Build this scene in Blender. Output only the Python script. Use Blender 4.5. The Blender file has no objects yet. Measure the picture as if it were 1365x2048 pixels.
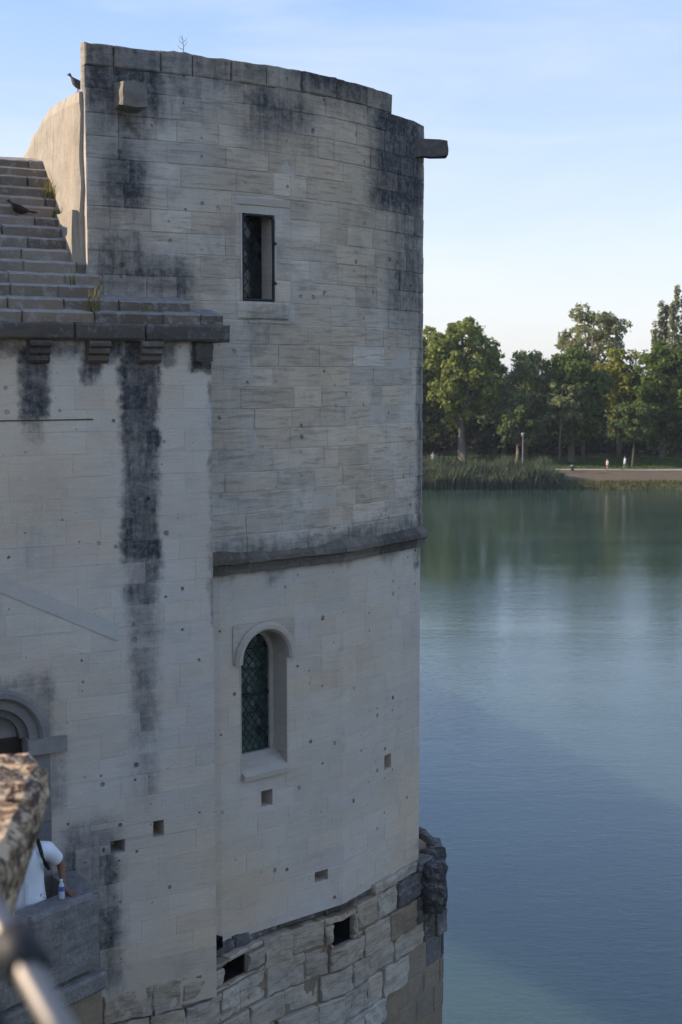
import bpy, math, random
from mathutils import Vector, Matrix, noise
import numpy as np

R = math.radians
# ------------------------------------------------------------------ camera, sky, sun, exposure
FPX, CX, CY, HOR = 2850.0, 682.5, 1024.0, 750.0      # photograph: focal length, centre and horizon in its pixels
EYE = Vector((0, 0, 14.5))
PITCH = math.atan((CY - HOR) / FPX)
SUN_AZ, SUN_EL = 0.0, 26.0                            # azimuth: degrees from due left (-X) towards +Y
scn = bpy.context.scene
col = scn.collection
cam = bpy.data.cameras.new('camera')
cam.sensor_fit = 'VERTICAL'; cam.sensor_height = 36; cam.lens = 36 * FPX / 2048
cam.clip_start = 0.05; cam.clip_end = 12000
cam.dof.use_dof = True; cam.dof.focus_distance = 17.0; cam.dof.aperture_fstop = 3.4
co = bpy.data.objects.new('camera', cam); col.objects.link(co)
co.location = EYE; co.rotation_euler = (math.pi / 2 - PITCH, 0, 0)
scn.camera = co

SUN = Vector((-math.cos(R(SUN_AZ)) * math.cos(R(SUN_EL)), math.sin(R(SUN_AZ)) * math.cos(R(SUN_EL)), math.sin(R(SUN_EL))))
w = bpy.data.worlds.new('World'); scn.world = w; w.use_nodes = True
wt = w.node_tree; wt.nodes.clear()
wo = wt.nodes.new('ShaderNodeOutputWorld'); bg = wt.nodes.new('ShaderNodeBackground')
sky = wt.nodes.new('ShaderNodeTexSky'); sky.sky_type = 'NISHITA'; sky.sun_disc = False
sky.sun_elevation = R(SUN_EL); sky.sun_rotation = math.atan2(SUN.x, SUN.y)
sky.altitude = 20; sky.air_density = 1.0; sky.dust_density = 0.7; sky.ozone_density = 1.5
# thin high cloud, spread over the whole dome
tcn = wt.nodes.new('ShaderNodeTexCoord'); mp = wt.nodes.new('ShaderNodeMapping'); mp.inputs['Scale'].default_value = (1.6, 1.6, 9)
mp.inputs['Rotation'].default_value = (0.05, 0.08, 0)
cn = wt.nodes.new('ShaderNodeTexNoise'); cn.inputs['Scale'].default_value = 2.2; cn.inputs['Detail'].default_value = 6; cn.inputs['Roughness'].default_value = 0.55; cn.inputs['Distortion'].default_value = 0.4
cr = wt.nodes.new('ShaderNodeMapRange'); cr.inputs['From Min'].default_value = 0.42; cr.inputs['From Max'].default_value = 0.85; cr.inputs['To Max'].default_value = 0.5
cm = wt.nodes.new('ShaderNodeMixRGB'); cm.inputs['Color2'].default_value = (4.3, 4.35, 4.45, 1)
wt.links.new(tcn.outputs['Generated'], mp.inputs['Vector']); wt.links.new(mp.outputs[0], cn.inputs['Vector'])
wt.links.new(cn.outputs['Fac'], cr.inputs['Value']); wt.links.new(cr.outputs[0], cm.inputs['Fac'])
tint = wt.nodes.new('ShaderNodeMixRGB'); tint.blend_type = 'MULTIPLY'; tint.inputs[0].default_value = 1; tint.inputs[2].default_value = (1.0, 0.94, 1.02, 1)
# summer haze: the same all round the horizon, thinning towards the zenith
sxyz = wt.nodes.new('ShaderNodeSeparateXYZ'); ramp = wt.nodes.new('ShaderNodeValToRGB')
el = ramp.color_ramp.elements; el[0].position = 0.0; el[0].color = (0.90, 0.93, 0.98, 1); el[1].position = 1.0; el[1].color = (0.25, 0.43, 0.88, 1)
for ps, c in ((0.12, (0.68, 0.79, 0.97)), (0.26, (0.36, 0.575, 0.95)), (0.6, (0.26, 0.48, 0.94))):
    e = el.new(ps); e.color = (*c, 1)
veil = wt.nodes.new('ShaderNodeMixRGB'); veil.inputs[0].default_value = 0.68
gain = wt.nodes.new('ShaderNodeMixRGB'); gain.blend_type = 'MULTIPLY'; gain.inputs[0].default_value = 1; gain.inputs[2].default_value = (4.3, 4.3, 4.3, 1)
wt.links.new(tcn.outputs['Generated'], sxyz.inputs[0]); wt.links.new(sxyz.outputs[2], ramp.inputs[0]); wt.links.new(ramp.outputs[0], gain.inputs[1]); wt.links.new(gain.outputs[0], veil.inputs[2])
wt.links.new(sky.outputs[0], tint.inputs[1]); wt.links.new(tint.outputs[0], veil.inputs[1])
wt.links.new(veil.outputs[0], cm.inputs['Color1']); wt.links.new(cm.outputs[0], bg.inputs['Color'])
bg.inputs['Strength'].default_value = 0.115
wt.links.new(bg.outputs[0], wo.inputs[0])
sl = bpy.data.lights.new('sun', 'SUN'); sl.energy = 3.6; sl.angle = R(0.53); sl.color = (1.0, 0.83, 0.62)
so = bpy.data.objects.new('sun', sl); col.objects.link(so); so.rotation_euler = SUN.to_track_quat('Z', 'Y').to_euler()
scn.view_settings.view_transform = 'Standard'; scn.view_settings.look = 'None'
scn.view_settings.gamma = 1; scn.view_settings.exposure = 1.08; scn.view_settings.use_curve_mapping = False
scn.cycles.max_bounces = 6; scn.cycles.diffuse_bounces = 3; scn.cycles.transparent_max_bounces = 6
scn.cycles.caustics_reflective = False; scn.cycles.caustics_refractive = False

rnd = random.Random(7)
U = rnd.uniform

# ------------------------------------------------------------------ helpers: rays, objects
def ray(px, py):
    u, v = (px - CX) / FPX, (CY - py) / FPX
    c, s = math.cos(PITCH), math.sin(PITCH)
    return Vector((u, c + v * s, -s + v * c))
def at_y(px, py, Y):
    d = ray(px, py); return EYE + d * (Y / d.y)
def at_z(px, py, z):
    d = ray(px, py); return EYE + d * ((z - EYE.z) / d.z)
def azi(deg): return Vector((math.sin(R(deg)), math.cos(R(deg)), 0))

def obj(name, verts, faces, mat, parent=None, smooth=False, attr=None, edges=()):
    me = bpy.data.meshes.new(name); me.from_pydata([tuple(v) for v in verts], list(edges), faces)
    if mat: me.materials.append(mat)
    if attr is not None:
        a = me.attributes.new('tz', 'FLOAT_VECTOR', 'POINT'); a.data.foreach_set('vector', np.array(attr, dtype=np.float32).ravel())
    if smooth: me.polygons.foreach_set('use_smooth', [True] * len(me.polygons))
    me.update()
    return link(name, me, parent)
def link(name, me, parent=None):
    o = bpy.data.objects.new(name, me); col.objects.link(o)
    if parent is not None:
        o.parent = parent
        if parent.name in WORLD: o.matrix_parent_inverse = WORLD[parent.name]
    return o
WORLD = {}                                             # things whose parts are written in world metres
def empty(name, loc=(0, 0, 0), world=False):
    o = bpy.data.objects.new(name, None); col.objects.link(o); o.location = loc; o.empty_display_size = 0.2
    if world: WORLD[o.name] = Matrix.Translation(-Vector(loc))
    return o
def tag(o, label, cat, group=None, kind=None):
    if label: o['label'] = label
    if cat: o['category'] = cat
    if group: o['group'] = group
    if kind: o['kind'] = kind
    return o
def struct(o): o['kind'] = 'structure'; return o
def box_vf(c, ax, ay, az):
    """box from a centre and three half-extent vectors"""
    v = [c + ax * i + ay * j + az * k for i in (-1, 1) for j in (-1, 1) for k in (-1, 1)]
    return v, [(0, 1, 3, 2), (4, 6, 7, 5), (0, 4, 5, 1), (2, 3, 7, 6), (0, 2, 6, 4), (1, 5, 7, 3)]
def tube_vf(pts, radii, n=8, cap=True):
    vs, fs = [], []
    for i, p in enumerate(pts):
        p = Vector(p); a = Vector(pts[max(0, i - 1)]); b = Vector(pts[min(len(pts) - 1, i + 1)])
        q = (b - a).to_track_quat('Z', 'Y')
        for k in range(n):
            th = 2 * math.pi * k / n
            vs.append(p + q @ Vector((math.cos(th) * radii[i], math.sin(th) * radii[i], 0)))
    for i in range(len(pts) - 1):
        for k in range(n):
            fs.append((i * n + k, i * n + (k + 1) % n, (i + 1) * n + (k + 1) % n, (i + 1) * n + k))
    if cap:
        fs.append(tuple(reversed(range(n)))); fs.append(tuple(range((len(pts) - 1) * n, len(pts) * n)))
    return vs, fs
def join_vf(*parts):
    V, F = [], []
    for v, f in parts:
        b = len(V); V += list(v); F += [tuple(i + b for i in q) for q in f]
    return V, F

# ------------------------------------------------------------------ node helpers and materials
class NT:
    def __init__(s, name):
        s.m = bpy.data.materials.new(name); s.m.use_nodes = True; s.t = s.m.node_tree
        s.b = s.t.nodes['Principled BSDF']; s.o = s.t.nodes['Material Output']
    def set(s, sock, v):
        if isinstance(v, bpy.types.NodeSocket): s.t.links.new(v, sock)
        elif v is not None: sock.default_value = v
    def n(s, typ, **kw):
        nd = s.t.nodes.new('ShaderNode' + typ)
        for k, v in kw.items():
            if k in nd.inputs: s.set(nd.inputs[k], v)
            else: setattr(nd, k, v)
        return nd
    def math(s, op, a, b=None, c=None, clamp=False):
        nd = s.t.nodes.new('ShaderNodeMath'); nd.operation = op; nd.use_clamp = clamp
        s.set(nd.inputs[0], a); s.set(nd.inputs[1], b); s.set(nd.inputs[2], c); return nd.outputs[0]
    def noise(s, vec, scale, detail=4, rough=0.55, dist=0.0):
        return s.n('TexNoise', Vector=vec, Scale=scale, Detail=detail, Roughness=rough, Distortion=dist).outputs['Fac']
    def scaled(s, vec, x, y, z):
        nd = s.t.nodes.new('ShaderNodeVectorMath'); nd.operation = 'MULTIPLY'; s.set(nd.inputs[0], vec); nd.inputs[1].default_value = (x, y, z); return nd.outputs[0]
    def mr(s, v, a, b, c=0.0, d=1.0, interp='LINEAR'):
        nd = s.t.nodes.new('ShaderNodeMapRange'); nd.interpolation_type = interp
        s.set(nd.inputs[0], v)
        for i, x in enumerate((a, b, c, d)): s.set(nd.inputs[1 + i], x)
        return nd.outputs[0]
    def mix(s, f, a, b, blend='MIX'):
        nd = s.t.nodes.new('ShaderNodeMixRGB'); nd.blend_type = blend
        s.set(nd.inputs[0], f); s.set(nd.inputs[1], a if not isinstance(a, tuple) else (*a, 1)[:4]); s.set(nd.inputs[2], b if not isinstance(b, tuple) else (*b, 1)[:4]); return nd.outputs[0]
    def pos(s): return s.t.nodes.new('ShaderNodeNewGeometry').outputs['Position']
    def rand(s): return s.t.nodes.new('ShaderNodeObjectInfo').outputs['Random']
    def done(s, color=None, rough=0.9, bump=None, strength=0.4, dist=0.01, spec=0.25):
        if color is not None: s.set(s.b.inputs['Base Color'], color if not isinstance(color, tuple) else (*color, 1)[:4])
        s.set(s.b.inputs['Roughness'], rough); s.b.inputs['Specular IOR Level'].default_value = spec
        if bump is not None:
            bn = s.n('Bump', Strength=strength, Distance=dist, Height=bump); s.t.links.new(bn.outputs[0], s.b.inputs['Normal'])
        return s.m

def stone_mat(name, light, dark, stains_and_shade=(), use_tz=True, pits=0.0, stain_shade_col=(0.05, 0.05, 0.052), lichen=0.0, var=0.25, streak=0.5, bumpd=0.012, lichen_col=(0.30, 0.30, 0.30), grime=0.35, tops=0.0, vert=False, mottle=None):
    """limestone: per-block tone, bedding streaks, shot-like pits; stains = [(t0,t1,z0,z1,soft,strength)] weather marks and painted shade in wall metres"""
    g = NT(name)
    if use_tz: vec = g.n('Attribute', attribute_name='tz').outputs['Vector']
    else: vec = g.pos()
    big = g.noise(vec, 0.9, 2); med = g.noise(vec, 5.0, 3, 0.6); fine = g.noise(vec, 38, 3, 0.7)
    sv = g.scaled(vec, 2.2, 2.2, 22) if not use_tz else g.scaled(vec, 2.2, 22, 2)
    if vert: sv = g.scaled(vec, 9, 9, 1.3)
    stk = g.noise(sv, 1.0, 4, 0.65, 0.6)
    rd = g.rand()
    f = g.math('ADD', g.math('MULTIPLY', big, 0.7), g.math('MULTIPLY', med, 0.5))
    f = g.math('ADD', f, g.math('MULTIPLY', g.math('SUBTRACT', rd, 0.5), var * 2.2))
    c = g.mix(g.mr(f, 0.30, 0.95), dark, light)
    tn = g.noise(vec, 0.45, 2, 0.5); c = g.mix(g.mr(tn, 0.35, 0.65), g.mix(1.0, c, (1.03, 0.97, 0.89), 'MULTIPLY'), g.mix(1.0, c, (0.95, 0.99, 1.05), 'MULTIPLY'))
    # per-block warmth
    hue = g.math('FRACT', g.math('MULTIPLY', rd, 7.13))
    c = g.mix(g.math('MULTIPLY', g.mr(hue, 0.5, 1.0), 0.35), c, g.mix(1.0, c, (1.05, 0.93, 0.80), 'MULTIPLY'))
    c = g.mix(g.math('MULTIPLY', g.mr(stk, 0.50, 0.72), streak), c, g.mix(1.0, c, (0.58, 0.57, 0.57), 'MULTIPLY'))
    c = g.mix(g.mr(fine, 0.30, 0.75, 0.0, 0.32), c, g.mix(1.0, c, (0.62, 0.62, 0.64), 'MULTIPLY'))
    if mottle:                                          # close-grained crust of light and dark lichen
        mo = g.math('ADD', g.math('MULTIPLY', g.noise(vec, mottle[0], 4, 0.75), 0.7), g.math('MULTIPLY', g.noise(vec, mottle[0] * 0.22, 3, 0.6), 0.3))
        c = g.mix(g.math('MULTIPLY', g.mr(mo, 0.47, 0.56), mottle[1]), c, mottle[2])
    # general grime in patches
    gr = g.mr(g.noise(vec, 1.7, 4, 0.7, 0.5), 0.52, 0.78, 0, grime)
    c = g.mix(gr, c, (0.12, 0.12, 0.125))
    h = g.math('ADD', g.math('MULTIPLY', fine, 0.35), g.math('ADD', g.math('MULTIPLY', med, 0.5), g.math('MULTIPLY', stk, 0.5)))
    if stains_and_shade:
        wob = g.n('TexNoise', Vector=vec, Scale=2.6, Detail=5, Roughness=0.6).outputs['Color']
        wob2 = g.t.nodes.new('ShaderNodeVectorMath'); wob2.operation = 'MULTIPLY_ADD'
        g.set(wob2.inputs[0], wob); wob2.inputs[1].default_value = (0.22, 0.34, 0); g.set(wob2.inputs[2], vec)
        wob3 = g.t.nodes.new('ShaderNodeVectorMath'); wob3.operation = 'MULTIPLY_ADD'; g.set(wob3.inputs[0], g.n('TexNoise', Vector=vec, Scale=11.0, Detail=3, Roughness=0.6).outputs['Color']); wob3.inputs[1].default_value = (0.12, 0.16, 0); g.set(wob3.inputs[2], wob2.outputs[0])
        sp = g.n('SeparateXYZ', Vector=wob3.outputs[0]); tt = g.math('SUBTRACT', sp.outputs[0], 0.17); zz = g.math('SUBTRACT', sp.outputs[1], 0.25)
        acc = None
        for (t0, t1, z0, z1, soft, st) in stains_and_shade:
            soft = soft * 1.5
            a = g.math('ABSOLUTE', g.math('SUBTRACT', tt, (t0 + t1) / 2)); b = g.math('ABSOLUTE', g.math('SUBTRACT', zz, (z0 + z1) / 2))
            ma = g.mr(a, (t1 - t0) / 2 - soft, (t1 - t0) / 2 + soft, 1, 0, 'SMOOTHSTEP')
            mb = g.mr(b, (z1 - z0) / 2 - soft * 1.6, (z1 - z0) / 2 + soft * 1.6, 1, 0, 'SMOOTHSTEP')
            m_ = g.math('MULTIPLY', g.math('MULTIPLY', ma, mb), st)
            acc = m_ if acc is None else g.math('MAXIMUM', acc, m_)
        drip = g.noise(g.scaled(vec, 13, 1.1, 3), 1.0, 4, 0.65, 0.3)
        brk = g.math('ADD', g.math('MULTIPLY', g.noise(vec, 8, 4, 0.72), 0.55), g.math('MULTIPLY', drip, 0.45))
        brk = g.math('ADD', brk, g.math('MULTIPLY', g.math('SUBTRACT', rd, 0.5), 0.30))
        edge_ = g.math('MULTIPLY', g.math('MULTIPLY', acc, g.math('SUBTRACT', 1.05, acc)), g.math('MULTIPLY', g.math('SUBTRACT', brk, 0.5), 5.0))
        sm = g.math('MULTIPLY', g.math('ADD', acc, edge_, clamp=True), g.mr(brk, 0.3, 0.6, 0.72, 1.0), clamp=True)
        sc = g.mix(g.mr(g.noise(vec, 14, 3, 0.7), 0.45, 0.75), stain_shade_col, (0.17, 0.166, 0.163))
        c = g.mix(sm, c, sc)
    if lichen:
        ln = g.noise(vec, 9, 6, 0.75)
        c = g.mix(g.mr(ln, 0.52, 0.66, 0, lichen), c, lichen_col)
        ln2 = g.noise(vec, 16, 5, 0.7)
        c = g.mix(g.mr(ln2, 0.62, 0.70, 0, lichen * 0.7), c, (0.20, 0.15, 0.07))
    if tops:                                            # pale grey broken by noise on faces pointing up, setting treads off from risers
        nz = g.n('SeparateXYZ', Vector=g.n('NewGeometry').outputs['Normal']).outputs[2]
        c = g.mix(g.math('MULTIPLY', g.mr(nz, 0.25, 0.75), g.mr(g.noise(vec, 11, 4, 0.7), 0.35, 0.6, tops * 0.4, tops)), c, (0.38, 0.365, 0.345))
    if pits:
        v = g.n('TexVoronoi', Scale=5.2, Randomness=1.0, voronoi_dimensions='2D'); g.set(v.inputs['Vector'], vec if use_tz else g.scaled(vec, 1, 0, 1))
        sel = g.n('SeparateColor', Color=v.outputs['Color'])
        rad = g.mr(g.math('POWER', g.mr(sel.outputs[0], 0.45, 1.0), 4.0), 0.0, 1.0, 0.01, 0.16)
        dn = g.math('ADD', v.outputs['Distance'], g.math('MULTIPLY', g.math('SUBTRACT', g.noise(vec, 30, 3, 0.7), 0.5), 0.20))
        pm = g.mr(g.math('SUBTRACT', dn, rad), -0.035, 0.012, 1, 0)
        pm = g.math('MULTIPLY', g.math('MULTIPLY', pm, g.mr(sel.outputs[0], 0.45, 0.50)), g.mr(g.noise(vec, 0.8, 2), 0.38, 0.55))
        c = g.mix(g.math('MULTIPLY', pm, pits), c, g.mix(1.0, c, (0.22, 0.21, 0.20), 'MULTIPLY'))
        h = g.math('SUBTRACT', h, g.math('MULTIPLY', pm, 1.6 * pits))
    return g.done(c, 0.95, h, 0.75, bumpd, 0.12)

def plain(name, colr, rough=0.8, spec=0.3, nscale=12, namt=0.25, bump=0.0, metallic=0.0, randv=0.0):
    g = NT(name)
    v = g.n('TexCoord').outputs['Object']
    n1 = g.noise(v, nscale, 4)
    dk = tuple(x * (1 - namt) for x in colr)
    c = g.mix(g.mr(n1, 0.3, 0.7), dk, tuple(colr))
    if randv: c = g.mix(g.math('MULTIPLY', g.rand(), randv), c, g.mix(1.0, c, (0.35, 0.35, 0.35), 'MULTIPLY'))
    g.b.inputs['Metallic'].default_value = metallic
    return g.done(c, rough, n1 if bump else None, 0.5, bump or 0.01, spec)

def leaf_mat(name, c1, c2, trans=0.35):
    g = NT(name)
    ri = g.n('NewGeometry').outputs['Random Per Island']
    c = g.mix(ri, c1, c2)
    g.t.nodes.remove(g.b)
    d = g.n('BsdfDiffuse', Color=c); t = g.n('BsdfTranslucent', Color=g.mix(1.0, c, (1.15, 1.12, 0.72), 'MULTIPLY'))
    mx = g.t.nodes.new('ShaderNodeMixShader'); mx.inputs[0].default_value = trans
    g.t.links.new(d.outputs[0], mx.inputs[1]); g.t.links.new(t.outputs[0], mx.inputs[2]); g.t.links.new(mx.outputs[0], g.o.inputs[0])
    return g.m

# ------------------------------------------------------------------ wall plans (real metres; calibrated on the photograph's perspective)
class Plan:
    def __init__(s, pts):
        s.p = [Vector((p[0], p[1], 0)) for p in pts]; s.t = [0.0]
        for a, b in zip(s.p, s.p[1:]): s.t.append(s.t[-1] + (b - a).length)
    def seg(s, t):
        for i in range(len(s.p) - 2):
            if t < s.t[i + 1]: return i
        return len(s.p) - 2
    def dirn(s, i): return (s.p[i + 1] - s.p[i]).normalized()
    def at(s, t):
        i = s.seg(t); d = s.dirn(i); return s.p[i] + d * (t - s.t[i])
    def nrm(s, t):
        """outward normal (towards the viewer's side), mitred at bends"""
        i = s.seg(t); d = s.dirn(i)
        if abs(t - s.t[i]) < 1e-4 and i > 0: d = (d + s.dirn(i - 1)).normalized()
        return Vector((d.y, -d.x, 0))
    def W(s, t, z, h=0.0):
        p = s.at(t) + s.nrm(t) * h; return Vector((p.x, p.y, z))
    def bends(s, a, b): return [x for x in s.t[1:-1] if a + 0.01 < x < b - 0.01]
    def hit(s, px, py, h=0.0):
        d = ray(px, py); best = None
        for i in range(len(s.p) - 1):
            dd = s.dirn(i); nn = Vector((dd.y, -dd.x, 0)); a = s.p[i] + nn * h
            den = d.x * nn.x + d.y * nn.y
            if abs(den) < 1e-6: continue
            k = ((a.x - EYE.x) * nn.x + (a.y - EYE.y) * nn.y) / den
            q = EYE + d * k; u = (Vector((q.x, q.y, 0)) - a).dot(dd); L = s.t[i + 1] - s.t[i]
            lo = -1e9 if i == 0 else -1e-6; hi = 1e9 if i == len(s.p) - 2 else L + 1e-6
            if k > 0 and lo <= u <= hi and (best is None or k < best[0]): best = (k, s.t[i] + u, q.z)
        if best is None: return s.hit(px - 2, py, h)   # past the silhouette: take the edge
        return best[1], best[2]
def head_to(p, deg, px, py):
    """from p along azimuth deg until the sight line of pixel column px"""
    d = azi(deg); r = ray(px, py); k = r.x / r.y
    u = (k * p.y - p.x) / (d.x - k * d.y); return p + d * u

NAV_AZ = 60.0
D = azi(NAV_AZ); N_IN = Vector((-D.y, D.x, 0))        # along the nave wall; into the building
r0 = ray(205, 1800); P0 = Vector((r0.x / r0.y * 15.0, 15.0, 0))
SET = 0.45                                             # the apse wall stands this far behind the nave wall
nav_corner = head_to(P0, NAV_AZ, 428, 1300)
nav_left = P0 - D * 4.2
NAV = Plan([nav_left, nav_corner])
Q = P0 + N_IN * SET
A = head_to(Q, NAV_AZ, 172, 300)                       # left corner of the raised apse block
a1 = head_to(A, NAV_AZ, 438, 1000)
lo_f1 = head_to(a1, 49, 686, 1400); lo_f2 = head_to(lo_f1, 33, 839.5, 1300)
back = [(-6, 1.15), (-35, 1.3), (-85, 1.3)]
def tail(p):
    out = []
    for dg, L in back: p = p + azi(dg) * L; out.append(p)
    B = A + N_IN * 3.6; out.append(B); return out
APL = Plan([A, a1, lo_f1, lo_f2] + tail(lo_f2))
up = [A, head_to(A, NAV_AZ + 1, 400, 400)]
for dg, px in ((57, 450), (54, 505), (51, 560), (48.5, 610), (45, 655), (40.5, 700), (36, 745), (33.5, 790), (31, 828), (22, 847)):
    up.append(head_to(up[-1], dg, px, 420))
APU = Plan(up + tail(up[-1]))
TU_END = APU.t[len(up) - 1] + 0.25                      # blocks are laid a little round the far edge
TL_END = APL.t[3] + 0.3

ZS = APL.hit(560, 1112)[1]                              # string course
ZB = APL.hit(560, 1833)[1]                              # foot of the dressed wall
ZT = APU.hit(300, 97)[1]                                # top of the apse block
print('levels', ZS, ZB, ZT, 'plan', [tuple(round(c, 2) for c in p[:2]) for p in APL.p])

def px_rect(plan, x0, y0, x1, y1):
    ym, xm = (y0 + y1) / 2, (x0 + x1) / 2
    return plan.hit(x0, ym)[0], plan.hit(x1, ym)[0], plan.hit(xm, y1)[1], plan.hit(xm, y0)[1]
def stain_shade_rects(plan, rows):
    return [(*px_rect(plan, *r[:4]), r[4], r[5]) for r in rows]

ST_UP = stain_shade_rects(APU, [
    (160, 60, 330, 235, 0.12, 0.80), (300, 95, 640, 178, 0.12, 0.60), (560, 120, 850, 215, 0.14, 0.80), (172, 190, 300, 300, 0.12, 0.66), (300, 150, 430, 235, 0.14, 0.42),
    (200, 275, 290, 430, 0.12, 0.80), (185, 455, 292, 610, 0.14, 0.60), (190, 520, 385, 612, 0.12, 0.72), (480, 165, 630, 275, 0.18, 0.62),
    (742, 180, 852, 440, 0.18, 0.85), (775, 380, 852, 660, 0.18, 0.55), (834, 560, 852, 1080, 0.08, 0.70), (176, 400, 262, 480, 0.1, 0.4),
    (430, 690, 500, 1060, 0.2, 0.14), (495, 608, 578, 700, 0.08, 0.30), (430, 1066, 852, 1112, 0.06, 0.45)])
ST_LO = stain_shade_rects(APL, [
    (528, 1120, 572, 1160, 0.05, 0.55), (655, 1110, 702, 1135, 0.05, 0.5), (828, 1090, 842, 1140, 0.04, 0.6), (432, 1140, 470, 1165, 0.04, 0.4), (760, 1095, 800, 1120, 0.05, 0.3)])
ST_SHADE_NAV = stain_shade_rects(NAV, [
    (242, 660, 320, 900, 0.035, 1.0), (246, 880, 318, 1125, 0.04, 0.92), (254, 1115, 318, 1290, 0.06, 0.72), (262, 1270, 314, 1500, 0.07, 0.52), (272, 1490, 312, 1620, 0.07, 0.3),
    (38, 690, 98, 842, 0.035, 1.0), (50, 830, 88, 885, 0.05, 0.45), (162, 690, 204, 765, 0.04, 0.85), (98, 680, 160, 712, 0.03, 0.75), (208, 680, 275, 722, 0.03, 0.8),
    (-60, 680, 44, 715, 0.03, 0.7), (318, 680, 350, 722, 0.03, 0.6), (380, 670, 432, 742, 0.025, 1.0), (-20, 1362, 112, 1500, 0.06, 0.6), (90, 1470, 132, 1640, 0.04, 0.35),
    (120, 1660, 238, 1985, 0.12, 0.72), (205, 1700, 240, 1985, 0.06, 0.8), (30, 960, 110, 1150, 0.2, 0.16), (418, 760, 434, 1260, 0.02, 0.4)])  # the narrow strip at the landing's end is shade painted into the wall colour

ST_UP = [(*q[:5], min(1.0, q[5] * 1.16)) for q in ST_UP]
LS, LSD = (0.42, 0.385, 0.335), (0.31, 0.285, 0.25)
M = {}
M['upper'] = stone_mat('apse_limestone', (0.68, 0.585, 0.47), (0.46, 0.395, 0.32), ST_UP, pits=0.6, streak=0.95, grime=0.42, var=0.2, bumpd=0.022)
M['lower'] = stone_mat('lower_apse_limestone', (0.66, 0.57, 0.465), (0.54, 0.465, 0.38), ST_LO, pits=0.85, streak=0.2, var=0.12, grime=0.16)
M['nave'] = stone_mat('nave_limestone', (0.66, 0.575, 0.475), (0.54, 0.47, 0.39), ST_SHADE_NAV, pits=0.85, streak=0.22, var=0.14, grime=0.18)
M['m_upper'] = stone_mat('apse_mortar', (0.62, 0.56, 0.48), (0.46, 0.41, 0.35), ST_UP, var=0.0, streak=0.1)
M['m_lower'] = stone_mat('lower_mortar', (0.62, 0.56, 0.49), (0.50, 0.45, 0.39), ST_LO, var=0.0, streak=0.1)
M['m_nave'] = stone_mat('nave_mortar', (0.60, 0.54, 0.47), (0.46, 0.42, 0.37), ST_SHADE_NAV, var=0.0, streak=0.1)
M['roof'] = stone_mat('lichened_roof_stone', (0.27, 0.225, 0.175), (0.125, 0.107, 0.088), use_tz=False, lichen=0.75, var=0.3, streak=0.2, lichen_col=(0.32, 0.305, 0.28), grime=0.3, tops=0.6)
M['cornice'] = stone_mat('sooty_cornice_stone', (0.17, 0.15, 0.13), (0.075, 0.068, 0.062), use_tz=False, lichen=0.45, var=0.25, streak=0.2, lichen_col=(0.26, 0.26, 0.27), grime=0.3)
M['gable'] = stone_mat('warm_gable_stone', (0.45, 0.40, 0.33), (0.28, 0.24, 0.19), use_tz=False, pits=0.6, streak=0.6, var=0.1, grime=0.5, vert=True, bumpd=0.03)
M['dressed'] = stone_mat('pale_dressed_stone', (0.62, 0.545, 0.455), (0.46, 0.40, 0.335), use_tz=False, streak=0.35, var=0.1, grime=0.4, pits=0.6, bumpd=0.02)
M['rough'] = stone_mat('broken_pier_stone', (0.54, 0.475, 0.385), (0.36, 0.31, 0.245), use_tz=False, streak=0.7, var=0.14, grime=0.7, bumpd=0.05, pits=0.6)
M['black_rough'] = stone_mat('black_lichen_and_shade_stone', (0.22, 0.21, 0.195), (0.07, 0.066, 0.062), use_tz=False, streak=0.8, var=0.25, lichen=0.6, bumpd=0.035, lichen_col=(0.33, 0.33, 0.34))  # lichened stone; also paints the shade of the pier's recessed course
M['tan'] = stone_mat('tan_pier_mortar', (0.34, 0.27, 0.19), (0.20, 0.16, 0.12), use_tz=False, streak=0.3, var=0.1, grime=0.7, bumpd=0.03)
M['balcony'] = stone_mat('grey_balcony_stone', (0.36, 0.325, 0.28), (0.21, 0.19, 0.17), use_tz=False, lichen=0.3, var=0.15, streak=0.3, grime=0.5, bumpd=0.03, mottle=(30, 0.6, (0.12, 0.115, 0.11)))
M['parapet'] = stone_mat('sunlit_parapet_stone', (0.16, 0.115, 0.085), (0.07, 0.05, 0.042), use_tz=False, lichen=0.35, var=0.1, streak=0.2, grime=0.3, bumpd=0.05, lichen_col=(0.50, 0.30, 0.14), mottle=(30, 0.9, (0.62, 0.46, 0.30)))
M['dark'] = plain('dark_interior', (0.02, 0.02, 0.022), 0.9, 0.1)
M['iron'] = plain('black_iron', (0.018, 0.018, 0.02), 0.6, 0.4)

# ------------------------------------------------------------------ wall pieces
def wall_core(name, plan, t0, t1, z0, z1, holes, mat, parent, h=0.0, step=10.0):
    """mortar face with real openings; each opening lined by reveals going in"""
    ts = sorted(set([t0, t1] + plan.bends(t0, t1) + [x for H in holes for x in H[:2] if t0 < x < t1]))
    zs = sorted(set([z0, z1] + [x for H in holes for x in H[2:4] if z0 < x < z1]))
    V, F, At, ix = [], [], [], {}
    def vert(t, z, hh):
        k = (round(t, 5), round(z, 5), round(hh, 4))
        if k not in ix: ix[k] = len(V); V.append(plan.W(t, z, hh)); At.append((t, z, hh))
        return ix[k]
    for a, b in zip(ts, ts[1:]):
        for c, d in zip(zs, zs[1:]):
            tm, zm = (a + b) / 2, (c + d) / 2
            if any(H[0] < tm < H[1] and H[2] < zm < H[3] for H in holes): continue
            F.append((vert(a, c, h), vert(b, c, h), vert(b, d, h), vert(a, d, h)))
    o = obj(name, V, F, mat, parent, attr=At)
    return o
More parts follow.
